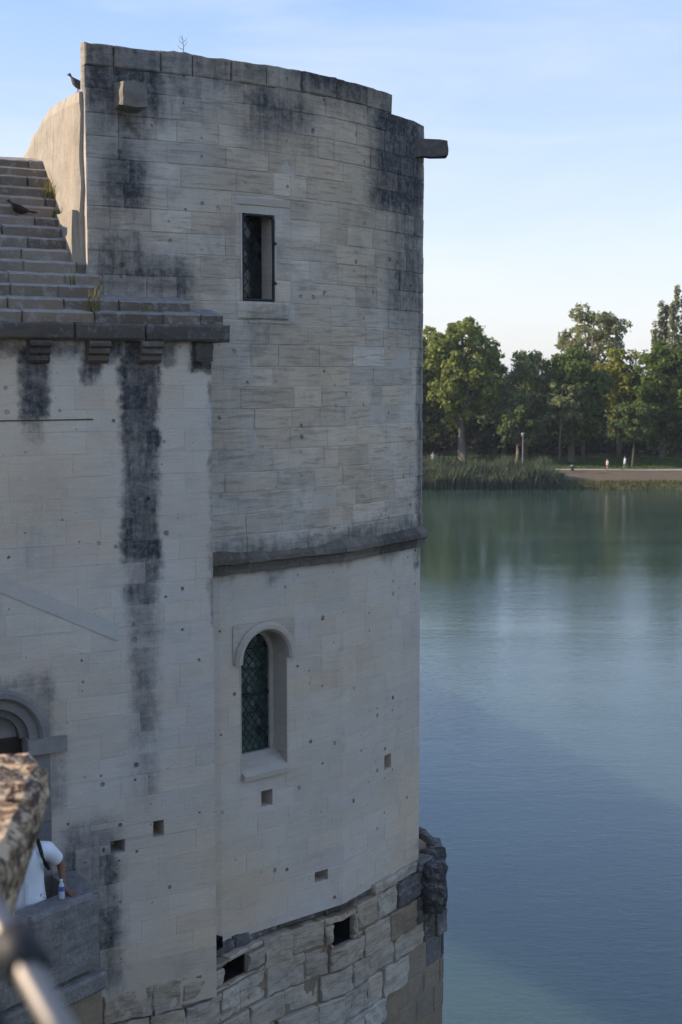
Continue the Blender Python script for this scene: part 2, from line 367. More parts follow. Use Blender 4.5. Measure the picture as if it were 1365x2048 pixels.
def block_mesh(name, plan, t0, t1, z0, z1, mat, parent, front=0.006, depth=0.10, ch=0.006, nt=0, nz=1, rough=0.0015, seed=0.0, smooth=False, edge=0.0, fs=3.0, topbreak=0.0, rise=0.0):
    """one ashlar: eased front arrises, slightly uneven face, sides running back into the wall"""
    c = min(ch, (t1 - t0) * 0.3, (z1 - z0) * 0.3)
    ts = [t0, t0 + c] + plan.bends(t0 + c + 0.01, t1 - c - 0.01) + [t0 + c + (t1 - t0 - 2 * c) * (i + 1) / (nt + 1) for i in range(nt)] + [t1 - c, t1]
    ts = sorted(ts); zs = [z0, z0 + c] + [z0 + c + (z1 - z0 - 2 * c) * (i + 1) / (nz + 1) for i in range(nz)] + [z1 - c, z1]
    nT, nZ = len(ts), len(zs); V, F, At = [], [], []
    for j, z in enumerate(zs):
        for i, t in enumerate(ts):
            brd = i in (0, nT - 1) or j in (0, nZ - 1)
            nn = noise.noise(Vector((t * fs + seed, z * fs * 1.3, seed * 1.7))) + 0.5 * noise.noise(Vector((t * fs * 2.7, z * fs * 3.1 + seed, seed)))
            h = front + rough * nn - (c * 0.9 if brd else 0)
            dt = dz = 0.0
            if edge and brd:
                dt = edge * noise.noise(Vector((t * 9, z * 9, seed + 3))); dz = edge * noise.noise(Vector((t * 9, z * 9, seed + 8)))
                if topbreak and j == nZ - 1: dz -= topbreak * abs(noise.noise(Vector((t * 6, seed, 1))))
            V.append(plan.W(t + dt, z + dz, h)); At.append((t, z, h))
    for j in range(nZ - 1):
        for i in range(nT - 1):
            a = j * nT + i; F.append((a, a + 1, a + nT + 1, a + nT))
    ring = [(i, 0) for i in range(nT)] + [(nT - 1, j) for j in range(1, nZ)] + [(i, nZ - 1) for i in range(nT - 2, -1, -1)] + [(0, j) for j in range(nZ - 2, 0, -1)]
    b = len(V)
    for (i, j) in ring:
        p = V[j * nT + i]; q = plan.W(ts[i], 0, -depth); V.append(Vector((q.x, q.y, p.z + (rise if j == nZ - 1 else 0)))); At.append((ts[i], p.z, -depth))
    m = len(ring)
    for k in range(m):
        i, j = ring[k]; i2, j2 = ring[(k + 1) % m]
        F.append((j2 * nT + i2, j * nT + i, b + k, b + (k + 1) % m))
    return obj(name, V, F, mat, parent, attr=At, smooth=smooth)
def cut(rect, holes):
    out = [rect]
    for H in holes:
        nx = []
        for (a, b, c, d) in out:
            x0, x1, y0, y1 = H[:4]
            if x1 <= a or x0 >= b or y1 <= c or y0 >= d: nx.append((a, b, c, d)); continue
            if y0 > c: nx.append((a, b, c, y0))
            if y1 < d: nx.append((a, b, y1, d))
            m0, m1 = max(c, y0), min(d, y1)
            if x0 > a: nx.append((a, x0, m0, m1))
            if x1 < b: nx.append((x1, b, m0, m1))
        out = nx
    return [r for r in out if r[1] - r[0] > 0.035 and r[3] - r[2] > 0.03]
def lay(plan, courses, t0, t1, holes, mat, parent, wmin, wmax, joint=0.006, front=(0.003, 0.008), name='stone_block', **kw):
    made = []
    for k, (c0, c1) in enumerate(courses):
        t = t0 - U(0, 0.3)
        while t < t1 - 0.02:
            wd = U(wmin, wmax) * (0.6 if rnd.random() < 0.2 else 1)
            a, b = max(t, t0), min(t + wd, t1)
            if t1 - b < 0.12: b = t1
            for (x0, x1, y0, y1) in cut((a, b, c0, c1), holes):
                fr = U(*front)
                made.append(block_mesh(name, plan, x0 + joint / 2, x1 - joint / 2, y0 + joint / 2, y1 - joint / 2, mat, parent, front=fr, seed=U(0, 90), **kw))
            t = b if b == t1 else t + wd
            if b == t1: break
    return made
def courses(z0, z1, h, jit=0.012):
    n = max(1, round((z1 - z0) / h)); zs = [z0 + (z1 - z0) * i / n + (U(-jit, jit) if 0 < i < n else 0) for i in range(n + 1)]
    return list(zip(zs, zs[1:]))
def putlog(plan, H, parent, name='putlog_hole', mat=None, depth=0.3, h=0.004):
    """a real square socket in the wall: four sides and a back"""
    t0, t1, z0, z1 = H[:4]; V, At = [], []
    for hh in (h, -depth):
        for (t, z) in ((t0, z0), (t1, z0), (t1, z1), (t0, z1)): V.append(plan.W(t, z, hh)); At.append((t, z, hh))
    return obj(name, V, [(0, 1, 5, 4), (1, 2, 6, 5), (2, 3, 7, 6), (3, 0, 4, 7), (4, 5, 6, 7)], mat, parent, attr=At)

class Flat:
    """flat frame on a wall about one spot, so that window parts stay square"""
    def __init__(s, plan, t, z):
        s.o = plan.W(t, z); s.t0 = t; s.z0 = z; i = plan.seg(t); s.d = plan.dirn(i); s.n = Vector((s.d.y, -s.d.x, 0))
    def W(s, x, z, h=0.0): return s.o + s.d * x + Vector((0, 0, z)) + s.n * h
    def box(s, x0, x1, z0, z1, h0, h1):
        v = [s.W(x, z, h) for x in (x0, x1) for z in (z0, z1) for h in (h0, h1)]
        return v, [(0, 1, 3, 2), (4, 6, 7, 5), (0, 4, 5, 1), (2, 3, 7, 6), (0, 2, 6, 4), (1, 5, 7, 3)]
def arch_ring(fr, cx, cz, r0, r1, h0, h1, a0=0, a1=180, n=18, round_=True):
    """arched moulding with a rounded face"""
    V, F = [], []
    if round_:
        mid = (r0 + r1) / 2; w_ = (r1 - r0) / 2
        prof = [(r0, h0), (r0, h0 + (h1 - h0) * 0.55), (mid - w_ * 0.5, h1), (mid + w_ * 0.4, h1), (mid + w_ * 0.55, h1 - 0.012), (r1, h0 + (h1 - h0) * 0.5), (r1, h0)]
    else: prof = [(r0, h0), (r0, h1), (r1, h1), (r1, h0)]
    m = len(prof)
    for i in range(n + 1):
        a = R(a0 + (a1 - a0) * i / n)
        for (r, h) in prof: V.append(fr.W(cx + math.cos(a) * r, cz + math.sin(a) * r, h))
    for i in range(n):
        for k in range(m - 1): F.append((i * m + k, i * m + k + 1, (i + 1) * m + k + 1, (i + 1) * m + k))
    F.append(tuple(range(m))); F.append(tuple(reversed(range(n * m, (n + 1) * m))))
    return V, F
def arch_panel(fr, cx, cz, r, x0, x1, ztop, h, hin, n=20):
    """stone filling a rectangle above the springing except the arch itself, with the soffit running in"""
    V, F = [], []
    angs = sorted([math.pi * i / n for i in range(n + 1)] + [math.atan2(ztop - cz, x1 - cx), math.atan2(ztop - cz, x0 - cx)])
    n = len(angs) - 1
    for a in angs:
        ca, sa = math.cos(a), math.sin(a)
        k = 1e9
        if ca > 1e-6: k = min(k, (x1 - cx) / ca)
        if ca < -1e-6: k = min(k, (x0 - cx) / ca)
        if sa > 1e-6: k = min(k, (ztop - cz) / sa)
        V += [fr.W(cx + ca * r, cz + sa * r, hin), fr.W(cx + ca * r, cz + sa * r, h), fr.W(cx + ca * k, cz + sa * k, h)]
    for i in range(n):
        a, b = i * 3, i * 3 + 3
        F += [(a, a + 1, b + 1, b), (a + 1, a + 2, b + 2, b + 1)]
    return V, F
# ------------------------------------------------------------------ water and far bank (the setting)
def water_mat():
    g = NT('river_water'); p = g.pos()
    sv = g.scaled(p, 1.0, 1.7, 1.0)
    a = g.noise(sv, 1.6, 4, 0.6, 0.3); b = g.noise(g.scaled(p, 0.35, 0.8, 1), 0.55, 3, 0.55, 0.5)
    rp = g.t.nodes.new('ShaderNodeMapping'); g.set(rp.inputs[0], p); rp.inputs['Rotation'].default_value = (0, 0, 0.5); rp.inputs['Scale'].default_value = (2.2, 6.5, 1)
    c = g.noise(rp.outputs[0], 1.0, 3, 0.6, 0.8)
    calm = g.mr(g.noise(g.scaled(p, 0.012, 0.05, 1), 1.0, 4, 0.6, 0.4), 0.38, 0.62, 0.4, 1.0)
    h = g.math('ADD', g.math('MULTIPLY', a, 0.5), g.math('ADD', g.math('MULTIPLY', b, 0.7), g.math('MULTIPLY', c, 0.42)))
    h = g.math('MULTIPLY', h, calm)
    colr = g.mix(g.mr(g.noise(g.scaled(p, 0.02, 0.06, 1), 1.0, 3), 0.35, 0.65), (0.026, 0.054, 0.047), (0.038, 0.068, 0.054))
    g.b.inputs['IOR'].default_value = 1.45
    # silt in the water spreads the sunlight sideways, so shadow edges on it are soft
    g.b.subsurface_method = 'BURLEY'; g.b.inputs['Subsurface Weight'].default_value = 1.0; g.b.inputs['Subsurface Radius'].default_value = (1.0, 1.0, 0.9); g.b.inputs['Subsurface Scale'].default_value = 4.0
    return g.done(colr, 0.05, h, 0.22, 0.10, 0.75)
M['water'] = water_mat()
S = 5000.0
struct(obj('river_water', [(-S, -600, 0), (S, -600, 0), (S, 400, 0), (-S, 400, 0)], [(0, 1, 2, 3)], M['water']))
def ground_mat():
    g = NT('bank_ground'); p = g.pos()
    n1 = g.noise(p, 0.8, 5, 0.65); n2 = g.noise(p, 0.09, 4, 0.6)
    soil = g.mix(n1, (0.085, 0.07, 0.05), (0.15, 0.12, 0.085)); grass = g.mix(n1, (0.035, 0.055, 0.022), (0.075, 0.10, 0.038))
    y = g.n('SeparateXYZ', Vector=p).outputs[1]
    yy = g.math('ADD', y, g.math('MULTIPLY', g.math('SUBTRACT', n1, 0.5), 2.2))
    dry = g.mix(g.mr(n2, 0.4, 0.6), grass, (0.16, 0.15, 0.07))
    c = g.mix(g.mr(yy, 183.2, 184.0), dry, soil); c = g.mix(g.mr(yy, 194.0, 194.8), c, grass)
    return g.done(c, 1.0, n1, 0.8, 0.15, 0.1)
M['ground'] = ground_mat()
rows = [(-600, -4), (170, -3), (179.5, -0.5), (181.2, 0.05), (182.3, 0.5), (184.0, 0.75), (187.0, 1.3), (190.0, 1.72), (193.6, 1.76), (200, 1.95), (222, 2.5), (260, 3.2), (600, 4), (9000, 10)]
xs = [-9000, -900] + [-260 + 4 * i for i in range(131)] + [900, 9000]
V, F = [], []
for (y, z) in rows:
    for x in xs:
        wob = noise.noise(Vector((x * 0.07, y * 0.05, 3))) if 175 < y < 230 else 0
        V.append((x, y + wob * 0.9, z + wob * 0.12))
nx = len(xs)
for j in range(len(rows) - 1):
    for i in range(nx - 1): F.append((j * nx + i, j * nx + i + 1, (j + 1) * nx + i + 1, (j + 1) * nx + i))
struct(obj('ground', V, F, M['ground'], smooth=True))
M['path'] = plain('pale_gravel_path', (0.36, 0.34, 0.31), 0.95, 0.1, 2.0, 0.25)
V = []
for x in xs[2:-2]:
    w1 = noise.noise(Vector((x * 0.07, 190.4 * 0.05, 3))); w2 = noise.noise(Vector((x * 0.07, 193.2 * 0.05, 3)))
    V += [(x, 190.9 + w1 * 0.9, 1.80 + w1 * 0.12), (x, 193.2 + w2 * 0.9, 1.81 + w2 * 0.12)]
struct(obj('path', V, [(2 * i, 2 * i + 2, 2 * i + 3, 2 * i + 1) for i in range(len(V) // 2 - 1)], M['path']))

# ------------------------------------------------------------------ chapel
chap = empty('chapel', (nav_corner.x, nav_corner.y, 8.1), world=True)
tag(chap, 'weathered pale limestone chapel with stepped stone roof and tall rounded apse', 'chapel')

# --- openings, measured on the walls
upw = px_rect(APU, 484, 428, 550, 603); upw_all = px_rect(APU, 471, 396, 581, 640)
TUC = (upw[0] + upw[1]) / 2
lw_t0, lw_t1 = APL.hit(483, 1420)[0], APL.hit(574, 1420)[0]
lw_sp = APL.hit(528, 1318)[1]; lw_sill = APL.hit(528, 1552)[1]; LR = (lw_t1 - lw_t0) / 2; LTC = (lw_t0 + lw_t1) / 2
pan_top = APL.hit(528, 1243)[1]; pan_w = (APL.hit(592, 1280)[0] - APL.hit(469, 1280)[0]) / 2
lw_panel = (LTC - pan_w, LTC + pan_w, lw_sp - 0.02, pan_top); lw_body = (lw_t0, lw_t1, lw_sill, lw_sp + 0.01)
lo_holes = [px_rect(APL, 523, 1580, 545, 1611), px_rect(APL, 769, 1509, 782, 1537), px_rect(APL, 630, 1741, 656, 1762)]
nav_holes = [px_rect(NAV, 307, 1641, 328, 1673), px_rect(NAV, 222, 1680, 250, 1706)]
print('lower window r', LR, 'sill', lw_sill, 'spring', lw_sp)

# --- apse: upper storey
ap = wall_core('apse_wall', APU, 0.0, TU_END + 0.6, ZS - 0.02, ZT - 0.25, [upw], M['m_upper'], chap, h=0.0)
wall_core('back_wall', APU, TU_END + 0.6, APU.t[-1], ZS - 0.02, 16.9, [], M['m_upper'], chap)
wall_core('parapet_inner_face', APU, 0.0, TU_END + 0.6, 16.8, ZT - 0.25, [], M['m_upper'], chap, h=-0.13)
t785 = APU.hit(785, 200)[0]
up_courses = courses(ZS + 0.06, ZT - 0.245, 0.247)
lay(APU, up_courses, 0.0, TU_END, [upw_all], M['upper'], ap, 0.38, 0.80, joint=0.007, front=(0.002, 0.010), rough=0.007, ch=0.006, edge=0.008, nt=2, nz=2, depth=0.09)
for (a, b) in [(0, 0.33), (0.33, 0.86), (0.86, 1.24), (1.24, 1.72), (1.72, 2.2), (2.2, 2.7), (2.7, 3.3), (3.3, 3.9), (3.9, 4.6)]:
    b = min(b, t785)
    if a < b - 0.05: block_mesh('coping_stone', APU, a + 0.004, b - 0.004, ZT - 0.242, ZT + U(-0.012, 0.008), M['upper'], ap, front=U(0.006, 0.016), depth=0.13, ch=0.016, nt=4, nz=2, rough=0.007, edge=0.012, topbreak=0.03, seed=U(0, 60), smooth=False)
# left flank, back and cap of the block
LEFT = Plan([A + N_IN * 0.13, A]); wall_core('flank_wall', LEFT, 0, LEFT.t[-1], 14.5, ZT - 0.25, [], M['m_upper'], chap)
tt_ = sorted([0.0, TU_END + 0.6] + APU.bends(0, TU_END + 0.6))
V = [APU.W(t, ZT - 0.253, h) for t in tt_ for h in (0.0, -0.13)]
obj('wall_cap', V, [(2 * i, 2 * i + 2, 2 * i + 3, 2 * i + 1) for i in range(len(tt_) - 1)], M['upper'], chap, attr=[(t, ZT - 0.253, h) for t in tt_ for h in (0.0, -0.13)])
V = [Vector((p.x, p.y, 16.85)) for p in APU.p]
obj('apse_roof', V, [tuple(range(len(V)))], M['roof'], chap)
# upper window
fw = Flat(APU, TUC, upw[2]); hw = (upw[1] - upw[0]) / 2; hh = upw[3] - upw[2]; wl = upw_all[0] - TUC; wr = upw_all[1] - TUC; wb = upw_all[2] - upw[2]; wtp = upw_all[3] - upw[2]
v, f = join_vf(fw.box(-hw - 0.02, -hw, 0, hh, -0.30, 0.004), fw.box(hw, hw + 0.02, 0, hh, -0.30, 0.004), fw.box(-hw, hw, hh, hh + 0.02, -0.30, -0.002), fw.box(-hw, hw, -0.02, 0, -0.30, -0.002))
win = obj('window', v, f, M['dressed'], chap); win['label'] = 'narrow rectangular upper window with black iron frame'
block_mesh('sill', APU, upw_all[0] + 0.01, upw_all[1] - 0.02, upw_all[2], upw[2] - 0.003, M['upper'], win, front=0.022, ch=0.022, nt=5, nz=2, rough=0.016, edge=0.012, seed=4)
nj = 4
for sgn, (a, b) in ((-1, (upw_all[0], upw[0] - 0.001)), (1, (upw[1] + 0.001, upw_all[1]))):
    zz = [upw[2] + (upw[3] - upw[2]) * i / nj for i in range(nj + 1)]
    for i in range(nj): block_mesh('jamb_stone', APU, a + 0.002, b - 0.003, zz[i] + 0.003, zz[i + 1] - 0.003, M['upper'], win, front=0.004, ch=0.006, rough=0.003, seed=U(0, 50))
# lintel: flat band above, hollow chamfer sinking to the opening
zL = upw[3]; zT_ = upw_all[3]
block_mesh('lintel', APU, upw_all[0], upw_all[1], zL + (zT_ - zL) * 0.50, zT_, M['dressed'], win, front=0.012, ch=0.008, rough=0.002)
z1c = zL + (zT_ - zL) * 0.5 - upw[2]; V = [fw.W(x, z, h) for (z, h) in ((z1c, 0.004), (z1c - 0.02, -0.035), (hh + 0.02, -0.045), (hh, -0.03)) for x in (-hw - 0.03, hw + 0.10)]
obj('lintel_chamfer', V, [(0, 1, 3, 2), (2, 3, 5, 4), (4, 5, 7, 6)], M['dressed'], win)
# iron frame round the opening, with lugs
bw = 0.017
pts = []
for cx_, cz_, a0 in ((hw - 0.07, hh - 0.07, 0), (-hw + 0.07, hh - 0.07, 90)):
    for i in range(5):
        a = R(a0 + 90 * i / 4); pts.append(fw.W(cx_ + math.cos(a) * (0.07 - bw), cz_ + math.sin(a) * (0.07 - bw), -0.01))
pts = [fw.W(hw - bw, bw, -0.01)] + pts + [fw.W(-hw + bw, bw, -0.01)]
v1 = tube_vf(pts, [bw] * len(pts), 6); v2 = tube_vf([fw.W(-hw + bw, bw, -0.01), fw.W(hw - bw, bw, -0.01)], [bw] * 2, 6)
v, f = join_vf(v1, v2, fw.box(hw - 0.01, hw + 0.02, hh * 0.2, hh * 0.2 + 0.03, -0.012, 0.012), fw.box(hw - 0.01, hw + 0.02, hh * 0.66, hh * 0.66 + 0.03, -0.012, 0.012))
obj('iron_frame', v, f, M['iron'], win)

def glass_mat(name, c1, c2):
    g = NT(name)
    c = g.mix(g.rand(), c1, c2)
    return g.done(c, g.mr(g.noise(g.pos(), 30, 3), 0.3, 0.7, 0.12, 0.3), None, spec=0.5)
M['glass'] = glass_mat('green_leaded_glass', (0.008, 0.016, 0.015), (0.034, 0.072, 0.052))
M['glass2'] = glass_mat('dark_leaded_glass', (0.008, 0.010, 0.012), (0.025, 0.034, 0.036))
M['lead'] = plain('grey_lead', (0.03, 0.033, 0.035), 0.5, 0.4)
def lattice(fr, x0, x1, z0, z1, h, dx, dz, inside, glass, parent):
    """diamond quarries, each its own pane, set in lead cames"""
    lead = []
    me = None
    nxn = int((x1 - x0) / dx) + 3; nzn = int((z1 - z0) / dz) + 3
    for j in range(-1, 2 * nzn):
        for i in range(-1, nxn):
            cx_ = x0 + dx * (i + 0.5 * (j % 2)); cz_ = z0 + dz * 0.5 * j
            if not inside(cx_, cz_): continue
            tl_ = Vector((U(-1, 1), U(-1, 1), 0)) * 0.004
            c0 = fr.W(cx_, cz_, h)
            vs = [fr.W(cx_ - dx / 2, cz_, h + tl_.x), fr.W(cx_, cz_ - dz / 2, h + tl_.y), fr.W(cx_ + dx / 2, cz_, h - tl_.x), fr.W(cx_, cz_ + dz / 2, h - tl_.y)]
            obj('pane', vs, [(0, 1, 2, 3)], glass, parent)
            for (a, b) in ((0, 1), (1, 2)):
                p, q = [fr.W(cx_ - dx / 2, cz_, h + 0.006), fr.W(cx_, cz_ - dz / 2, h + 0.006), fr.W(cx_ + dx / 2, cz_, h + 0.006)][a:a + 2]
                lead.append(tube_vf([p, q], [0.0035, 0.0035], 4, False))
    v, f = join_vf(*lead); o = obj('lead_cames', v, f, M['lead'], parent)
lattice(fw, -hw, hw, 0, hh, -0.26, 0.13, 0.16, lambda x, z: abs(x) < hw and 0 < z < hh, M['glass2'], win)
v, f = fw.box(-hw - 0.02, hw + 0.02, -0.02, hh + 0.02, -0.34, -0.285); obj('backing', v, f, M['dark'], win)
# masonry lump below the string course level of the upper wall that is broken out: the old beam end and the spout
def rough_block(name, c, ax, ay, az, mat, parent, amp=0.03, n=4, seed=0.0, rnd_=0.25):
    """a weathered block: subdivided box pulled towards a rounded box, with broken faces"""
    V, F, ix = [], [], {}
    def vert(i, j, k):
        key = (i, j, k)
        if key not in ix:
            p = Vector((i, j, k)) / n * 2 - Vector((1, 1, 1))
            sph = p.normalized() * 1.25; q = p.lerp(sph, rnd_)
            wv = c + ax * q.x + ay * q.y + az * q.z
            nn = noise.noise_vector(wv * 4 + Vector((seed, 0, seed))) + 0.5 * noise.noise_vector(wv * 11 + Vector((0, seed, 0)))
            ix[key] = len(V); V.append(wv + nn * amp)
        return ix[key]
    for a in range(n):
        for b in range(n):
            F += [(vert(a, b, 0), vert(a, b + 1, 0), vert(a + 1, b + 1, 0), vert(a + 1, b, 0)), (vert(a, b, n), vert(a + 1, b, n), vert(a + 1, b + 1, n), vert(a, b + 1, n)),
                  (vert(a, 0, b), vert(a + 1, 0, b), vert(a + 1, 0, b + 1), vert(a, 0, b + 1)), (vert(a, n, b), vert(a, n, b + 1), vert(a + 1, n, b + 1), vert(a + 1, n, b)),
                  (vert(0, a, b), vert(0, a, b + 1), vert(0, a + 1, b + 1), vert(0, a + 1, b)), (vert(n, a, b), vert(n, a + 1, b), vert(n, a + 1, b + 1), vert(n, a, b + 1))]
    return obj(name, V, F, mat, parent)
Z = Vector((0, 0, 1))
M['grey_lump'] = stone_mat('grey_lump_stone', (0.30, 0.275, 0.235), (0.17, 0.155, 0.135), use_tz=False, var=0.1, streak=0.3, grime=0.5, bumpd=0.025)
tb, zb_ = APU.hit(252, 196); fb = Flat(APU, tb, zb_)
rough_block('corbel_stub', fb.W(0, 0.0, 0.10), fb.d * 0.135, fb.n * 0.16, Z * 0.13, M['grey_lump'], chap, 0.035, 8, 7.0, 0.22)
ts_, zs_ = APU.hit(838, 298); fs_ = Flat(APU, ts_ - 0.02, zs_)
sd = azi(84)
rough_block('water_spout', fs_.W(0, 0, 0) + sd * 0.06, sd * 0.32, Vector((-sd.y, sd.x, 0)) * 0.10, Z * 0.105, M['cornice'], chap, 0.022, 6, 5.0, 0.05)

# --- string course
def string_stone(a, b, sd_):
    prof = [(-0.02, 0.15), (0.03, 0.145), (0.12, 0.055), (0.125, 0.0), (0.085, -0.02), (0.06, -0.075), (0.055, -0.13), (-0.02, -0.135)]
    ts = sorted([a + (b - a) * i / 8 for i in range(9)] + APL.bends(a + 0.02, b - 0.02)); V, F = [], []; m = len(prof)
    for t in ts:
        for k, (h, z) in enumerate(prof):
            nn = noise.noise(Vector((t * 7, k * 3.1, sd_))) * 0.014 if 0 < k < m - 1 else 0
            V.append(APL.W(t, ZS + z - 0.02 + nn, h + nn))
    for i in range(len(ts) - 1):
        for k in range(m - 1): F.append((i * m + k, (i + 1) * m + k, (i + 1) * m + k + 1, i * m + k + 1))
    F.append(tuple(range(m))); F.append(tuple(reversed(range((len(ts) - 1) * m, len(ts) * m))))
    return V, F
M['string'] = stone_mat('sooty_string_course', (0.24, 0.205, 0.165), (0.075, 0.068, 0.062), use_tz=False, lichen=0.4, var=0.2, streak=0.3, grime=0.6, lichen_col=(0.30, 0.27, 0.23))
sc_o = wall_core('lower_apse_wall', APL, 0.0, APL.t[-1], ZB - 0.1, ZS + 0.05, [lw_body, (LTC - LR, LTC + LR, lw_sp - 0.05, lw_sp + LR)] + lo_holes, M['m_lower'], chap)
t = 1.0
while t < TL_END:
    b = min(t + U(0.6, 0.95), TL_END + 0.05); v, f = string_stone(t + 0.003, b - 0.003, t); obj('string_course_stone', v, f, M['string'], sc_o); t = b
# --- apse: lower storey
lay(APL, courses(ZB, ZS - 0.15, 0.225), 0.9, TL_END, [lw_panel, lw_body] + lo_holes, M['lower'], sc_o, 0.40, 0.85, joint=0.003, front=(0.001, 0.003), rough=0.003, ch=0.0025, edge=0.004)
for H in lo_holes: putlog(APL, H, sc_o, mat=M['lower'])
fl = Flat(APL, LTC, lw_sill); H_ = lw_sp - lw_sill; DP = -0.31
v, f = arch_panel(fl, 0, H_, LR, -pan_w, pan_w, pan_top - lw_sill, 0.012, DP)
v2, f2 = join_vf((v, f), fl.box(-LR - 0.02, -LR, 0.0, H_, DP, 0.004), fl.box(LR, LR + 0.02, 0.0, H_, DP, 0.004), fl.box(-pan_w, -LR - 0.02, H_ - 0.02, H_, -0.02, 0.012), fl.box(LR + 0.02, pan_w, H_ - 0.02, H_, -0.02, 0.012))
win2 = obj('window', v2, f2, M['dressed'], chap); win2['label'] = 'round-headed lower window with diamond leaded panes and arched hood mould'
v, f = arch_ring(fl, 0, H_, LR + 0.005, LR + 0.105, 0.012, 0.075, -2, 182, 22); obj('hood_mould', v, f, M['dressed'], win2)
v, f = arch_ring(fl, 0, H_, LR - 0.055, LR + 0.0, DP, DP + 0.05, 0, 180, 20, False)
v, f = join_vf((v, f), fl.box(-LR, -LR + 0.055, 0.1, H_, DP, DP + 0.05), fl.box(LR - 0.055, LR, 0.1, H_, DP, DP + 0.05)); obj('inner_frame', v, f, M['dressed'], win2)
zs0 = 0.235
V = [fl.W(x, z, h) for x in (-LR + 0.0, LR - 0.0) for (z, h) in ((zs0, DP + 0.01), (zs0, DP + 0.07), (0.06, 0.065), (0.0, 0.06), (0.0, DP))]
obj('sill', V, [(0, 1, 2, 3, 4), (9, 8, 7, 6, 5), (0, 5, 6, 1), (1, 6, 7, 2), (2, 7, 8, 3), (3, 8, 9, 4)], M['dressed'], win2)
def inside2(x, z):
    if z < zs0 - 0.02: return False
    if z <= H_: return abs(x) < LR - 0.02
    return math.hypot(x, z - H_) < LR - 0.03
lattice(fl, -LR, LR, zs0, H_ + LR, DP + 0.012, 0.098, 0.118, inside2, M['glass'], win2)
for z in (0.25, 0.47, 0.69, 1.0, 1.24):
    zz = zs0 + (z - 0.0) * (H_ + LR - zs0) / 1.5
    wd = LR - 0.05 if zz < H_ else math.sqrt(max(0.01, (LR - 0.05) ** 2 - (zz - H_) ** 2))
    r_ = 0.013 if z == 0.69 else 0.005
    v, f = tube_vf([fl.W(-wd, zz, DP + 0.03), fl.W(wd, zz, DP + 0.03)], [r_, r_], 6); obj('saddle_bar', v, f, M['iron'] if z == 0.69 else M['lead'], win2)
v, f = fl.box(-LR - 0.02, LR + 0.02, -0.02, H_ + LR + 0.02, DP - 0.08, DP - 0.005); obj('backing', v, f, M['dark'], win2)

# --- nave: wall, portal, scar of an old roof
z_corn = NAV.hit(200, 681)[1]; z_corn_t = NAV.hit(200, 646, 0.12)[1]
ZN = NAV.hit(380, 1903)[1]
tc0 = NAV.t[-1]
print('nave', ZN, z_corn, 'T corner', tc0)
por_c = NAV.hit(-6, 1487); por_r = NAV.hit(100, 1487)[0] - por_c[0]
por = (por_c[0] - por_r, por_c[0] + por_r, 8.3, por_c[1] + por_r)
nw = wall_core('nave_wall', NAV, 0, tc0, ZN - 0.6, z_corn + 0.01, nav_holes + [(por[0], por[1], 8.3, por_c[1] + 0.0), (por[0] + 0.1, por[1] - 0.1, por_c[1], por_c[1] + por_r * 0.8)], M['m_nave'], chap)
# return of the nave corner back to the apse wall
RET = Plan([nav_corner, nav_corner + N_IN * 0.6]); wall_core('corner_return', RET, 0, 0.6, ZN - 0.6, z_corn + 0.01, [], M['m_nave'], chap)
t_vis = NAV.hit(-170, 1000)[0]
lay(NAV, courses(ZN, z_corn - 0.01, 0.236), t_vis, tc0, nav_holes + [por], M['nave'], nw, 0.36, 0.78, joint=0.003, front=(0.001, 0.0035), rough=0.003, ch=0.0025, edge=0.004, depth=0.06)
for H in nav_holes: putlog(NAV, H, nw, mat=M['nave'])
fp = Flat(NAV, por_c[0], por_c[1])
M['portal'] = stone_mat('sooty_portal_stone', (0.36, 0.33, 0.30), (0.17, 0.16, 0.15), use_tz=False, var=0.2, streak=0.3, grime=0.8)
v, f = arch_panel(fp, 0, 0, por_r * 0.97, -por_r, por_r, por_r, 0.004, -0.05)
portal = obj('portal', v, f, M['nave'], chap, attr=[(por_c[0] + (q - fp.o).dot(fp.d), q.z, 0) for q in v]); portal['label'] = 'round-arched doorway with darkened concentric mouldings'
for nm, r0_, r1_, h0, h1 in (('hood_mould', 0.80, 1.0, -0.03, 0.06), ('archivolt', 0.62, 0.80, -0.10, -0.01), ('archivolt', 0.47, 0.62, -0.18, -0.08)):
    v, f = arch_ring(fp, 0, 0, por_r * r0_, por_r * r1_, h0, h1, 0, 180, 22, nm == 'hood_mould'); obj(nm, v, f, M['portal'], portal)
v, f = join_vf(fp.box(-por_r * 0.6, por_r * 0.6, -0.02, por_r * 0.6, -0.24, -0.18)); obj('tympanum', v, f, M['portal'], portal)
zfl = 8.3 - por_c[1]
for sx in (-1, 1):
    a, b = sorted((sx * por_r * 0.55, sx * por_r * 1.0)); n_ = 6
    v, f = fp.box(min(a, b) - (0.17 if sx < 0 else 0.0), max(a, b) + (0.17 if sx > 0 else 0.0), -0.16, 0.0, -0.15, 0.07); obj('impost', v, f, M['portal'], portal)
    for i in range(n_):
        z0 = zfl + (-0.16 - zfl) * i / n_; z1 = zfl + (-0.16 - zfl) * (i + 1) / n_
        v, f = fp.box(a + 0.002, b - 0.002, z0 + 0.003, z1 - 0.003, -0.16, 0.006 + U(0, 0.004)); obj('jamb_stone', v, f, M['portal'], portal)
v, f = fp.box(-por_r * 0.56, por_r * 0.56, zfl, 0, -0.30, -0.17); obj('door', v, f, plain('dark_oak', (0.05, 0.035, 0.025), 0.7), portal)
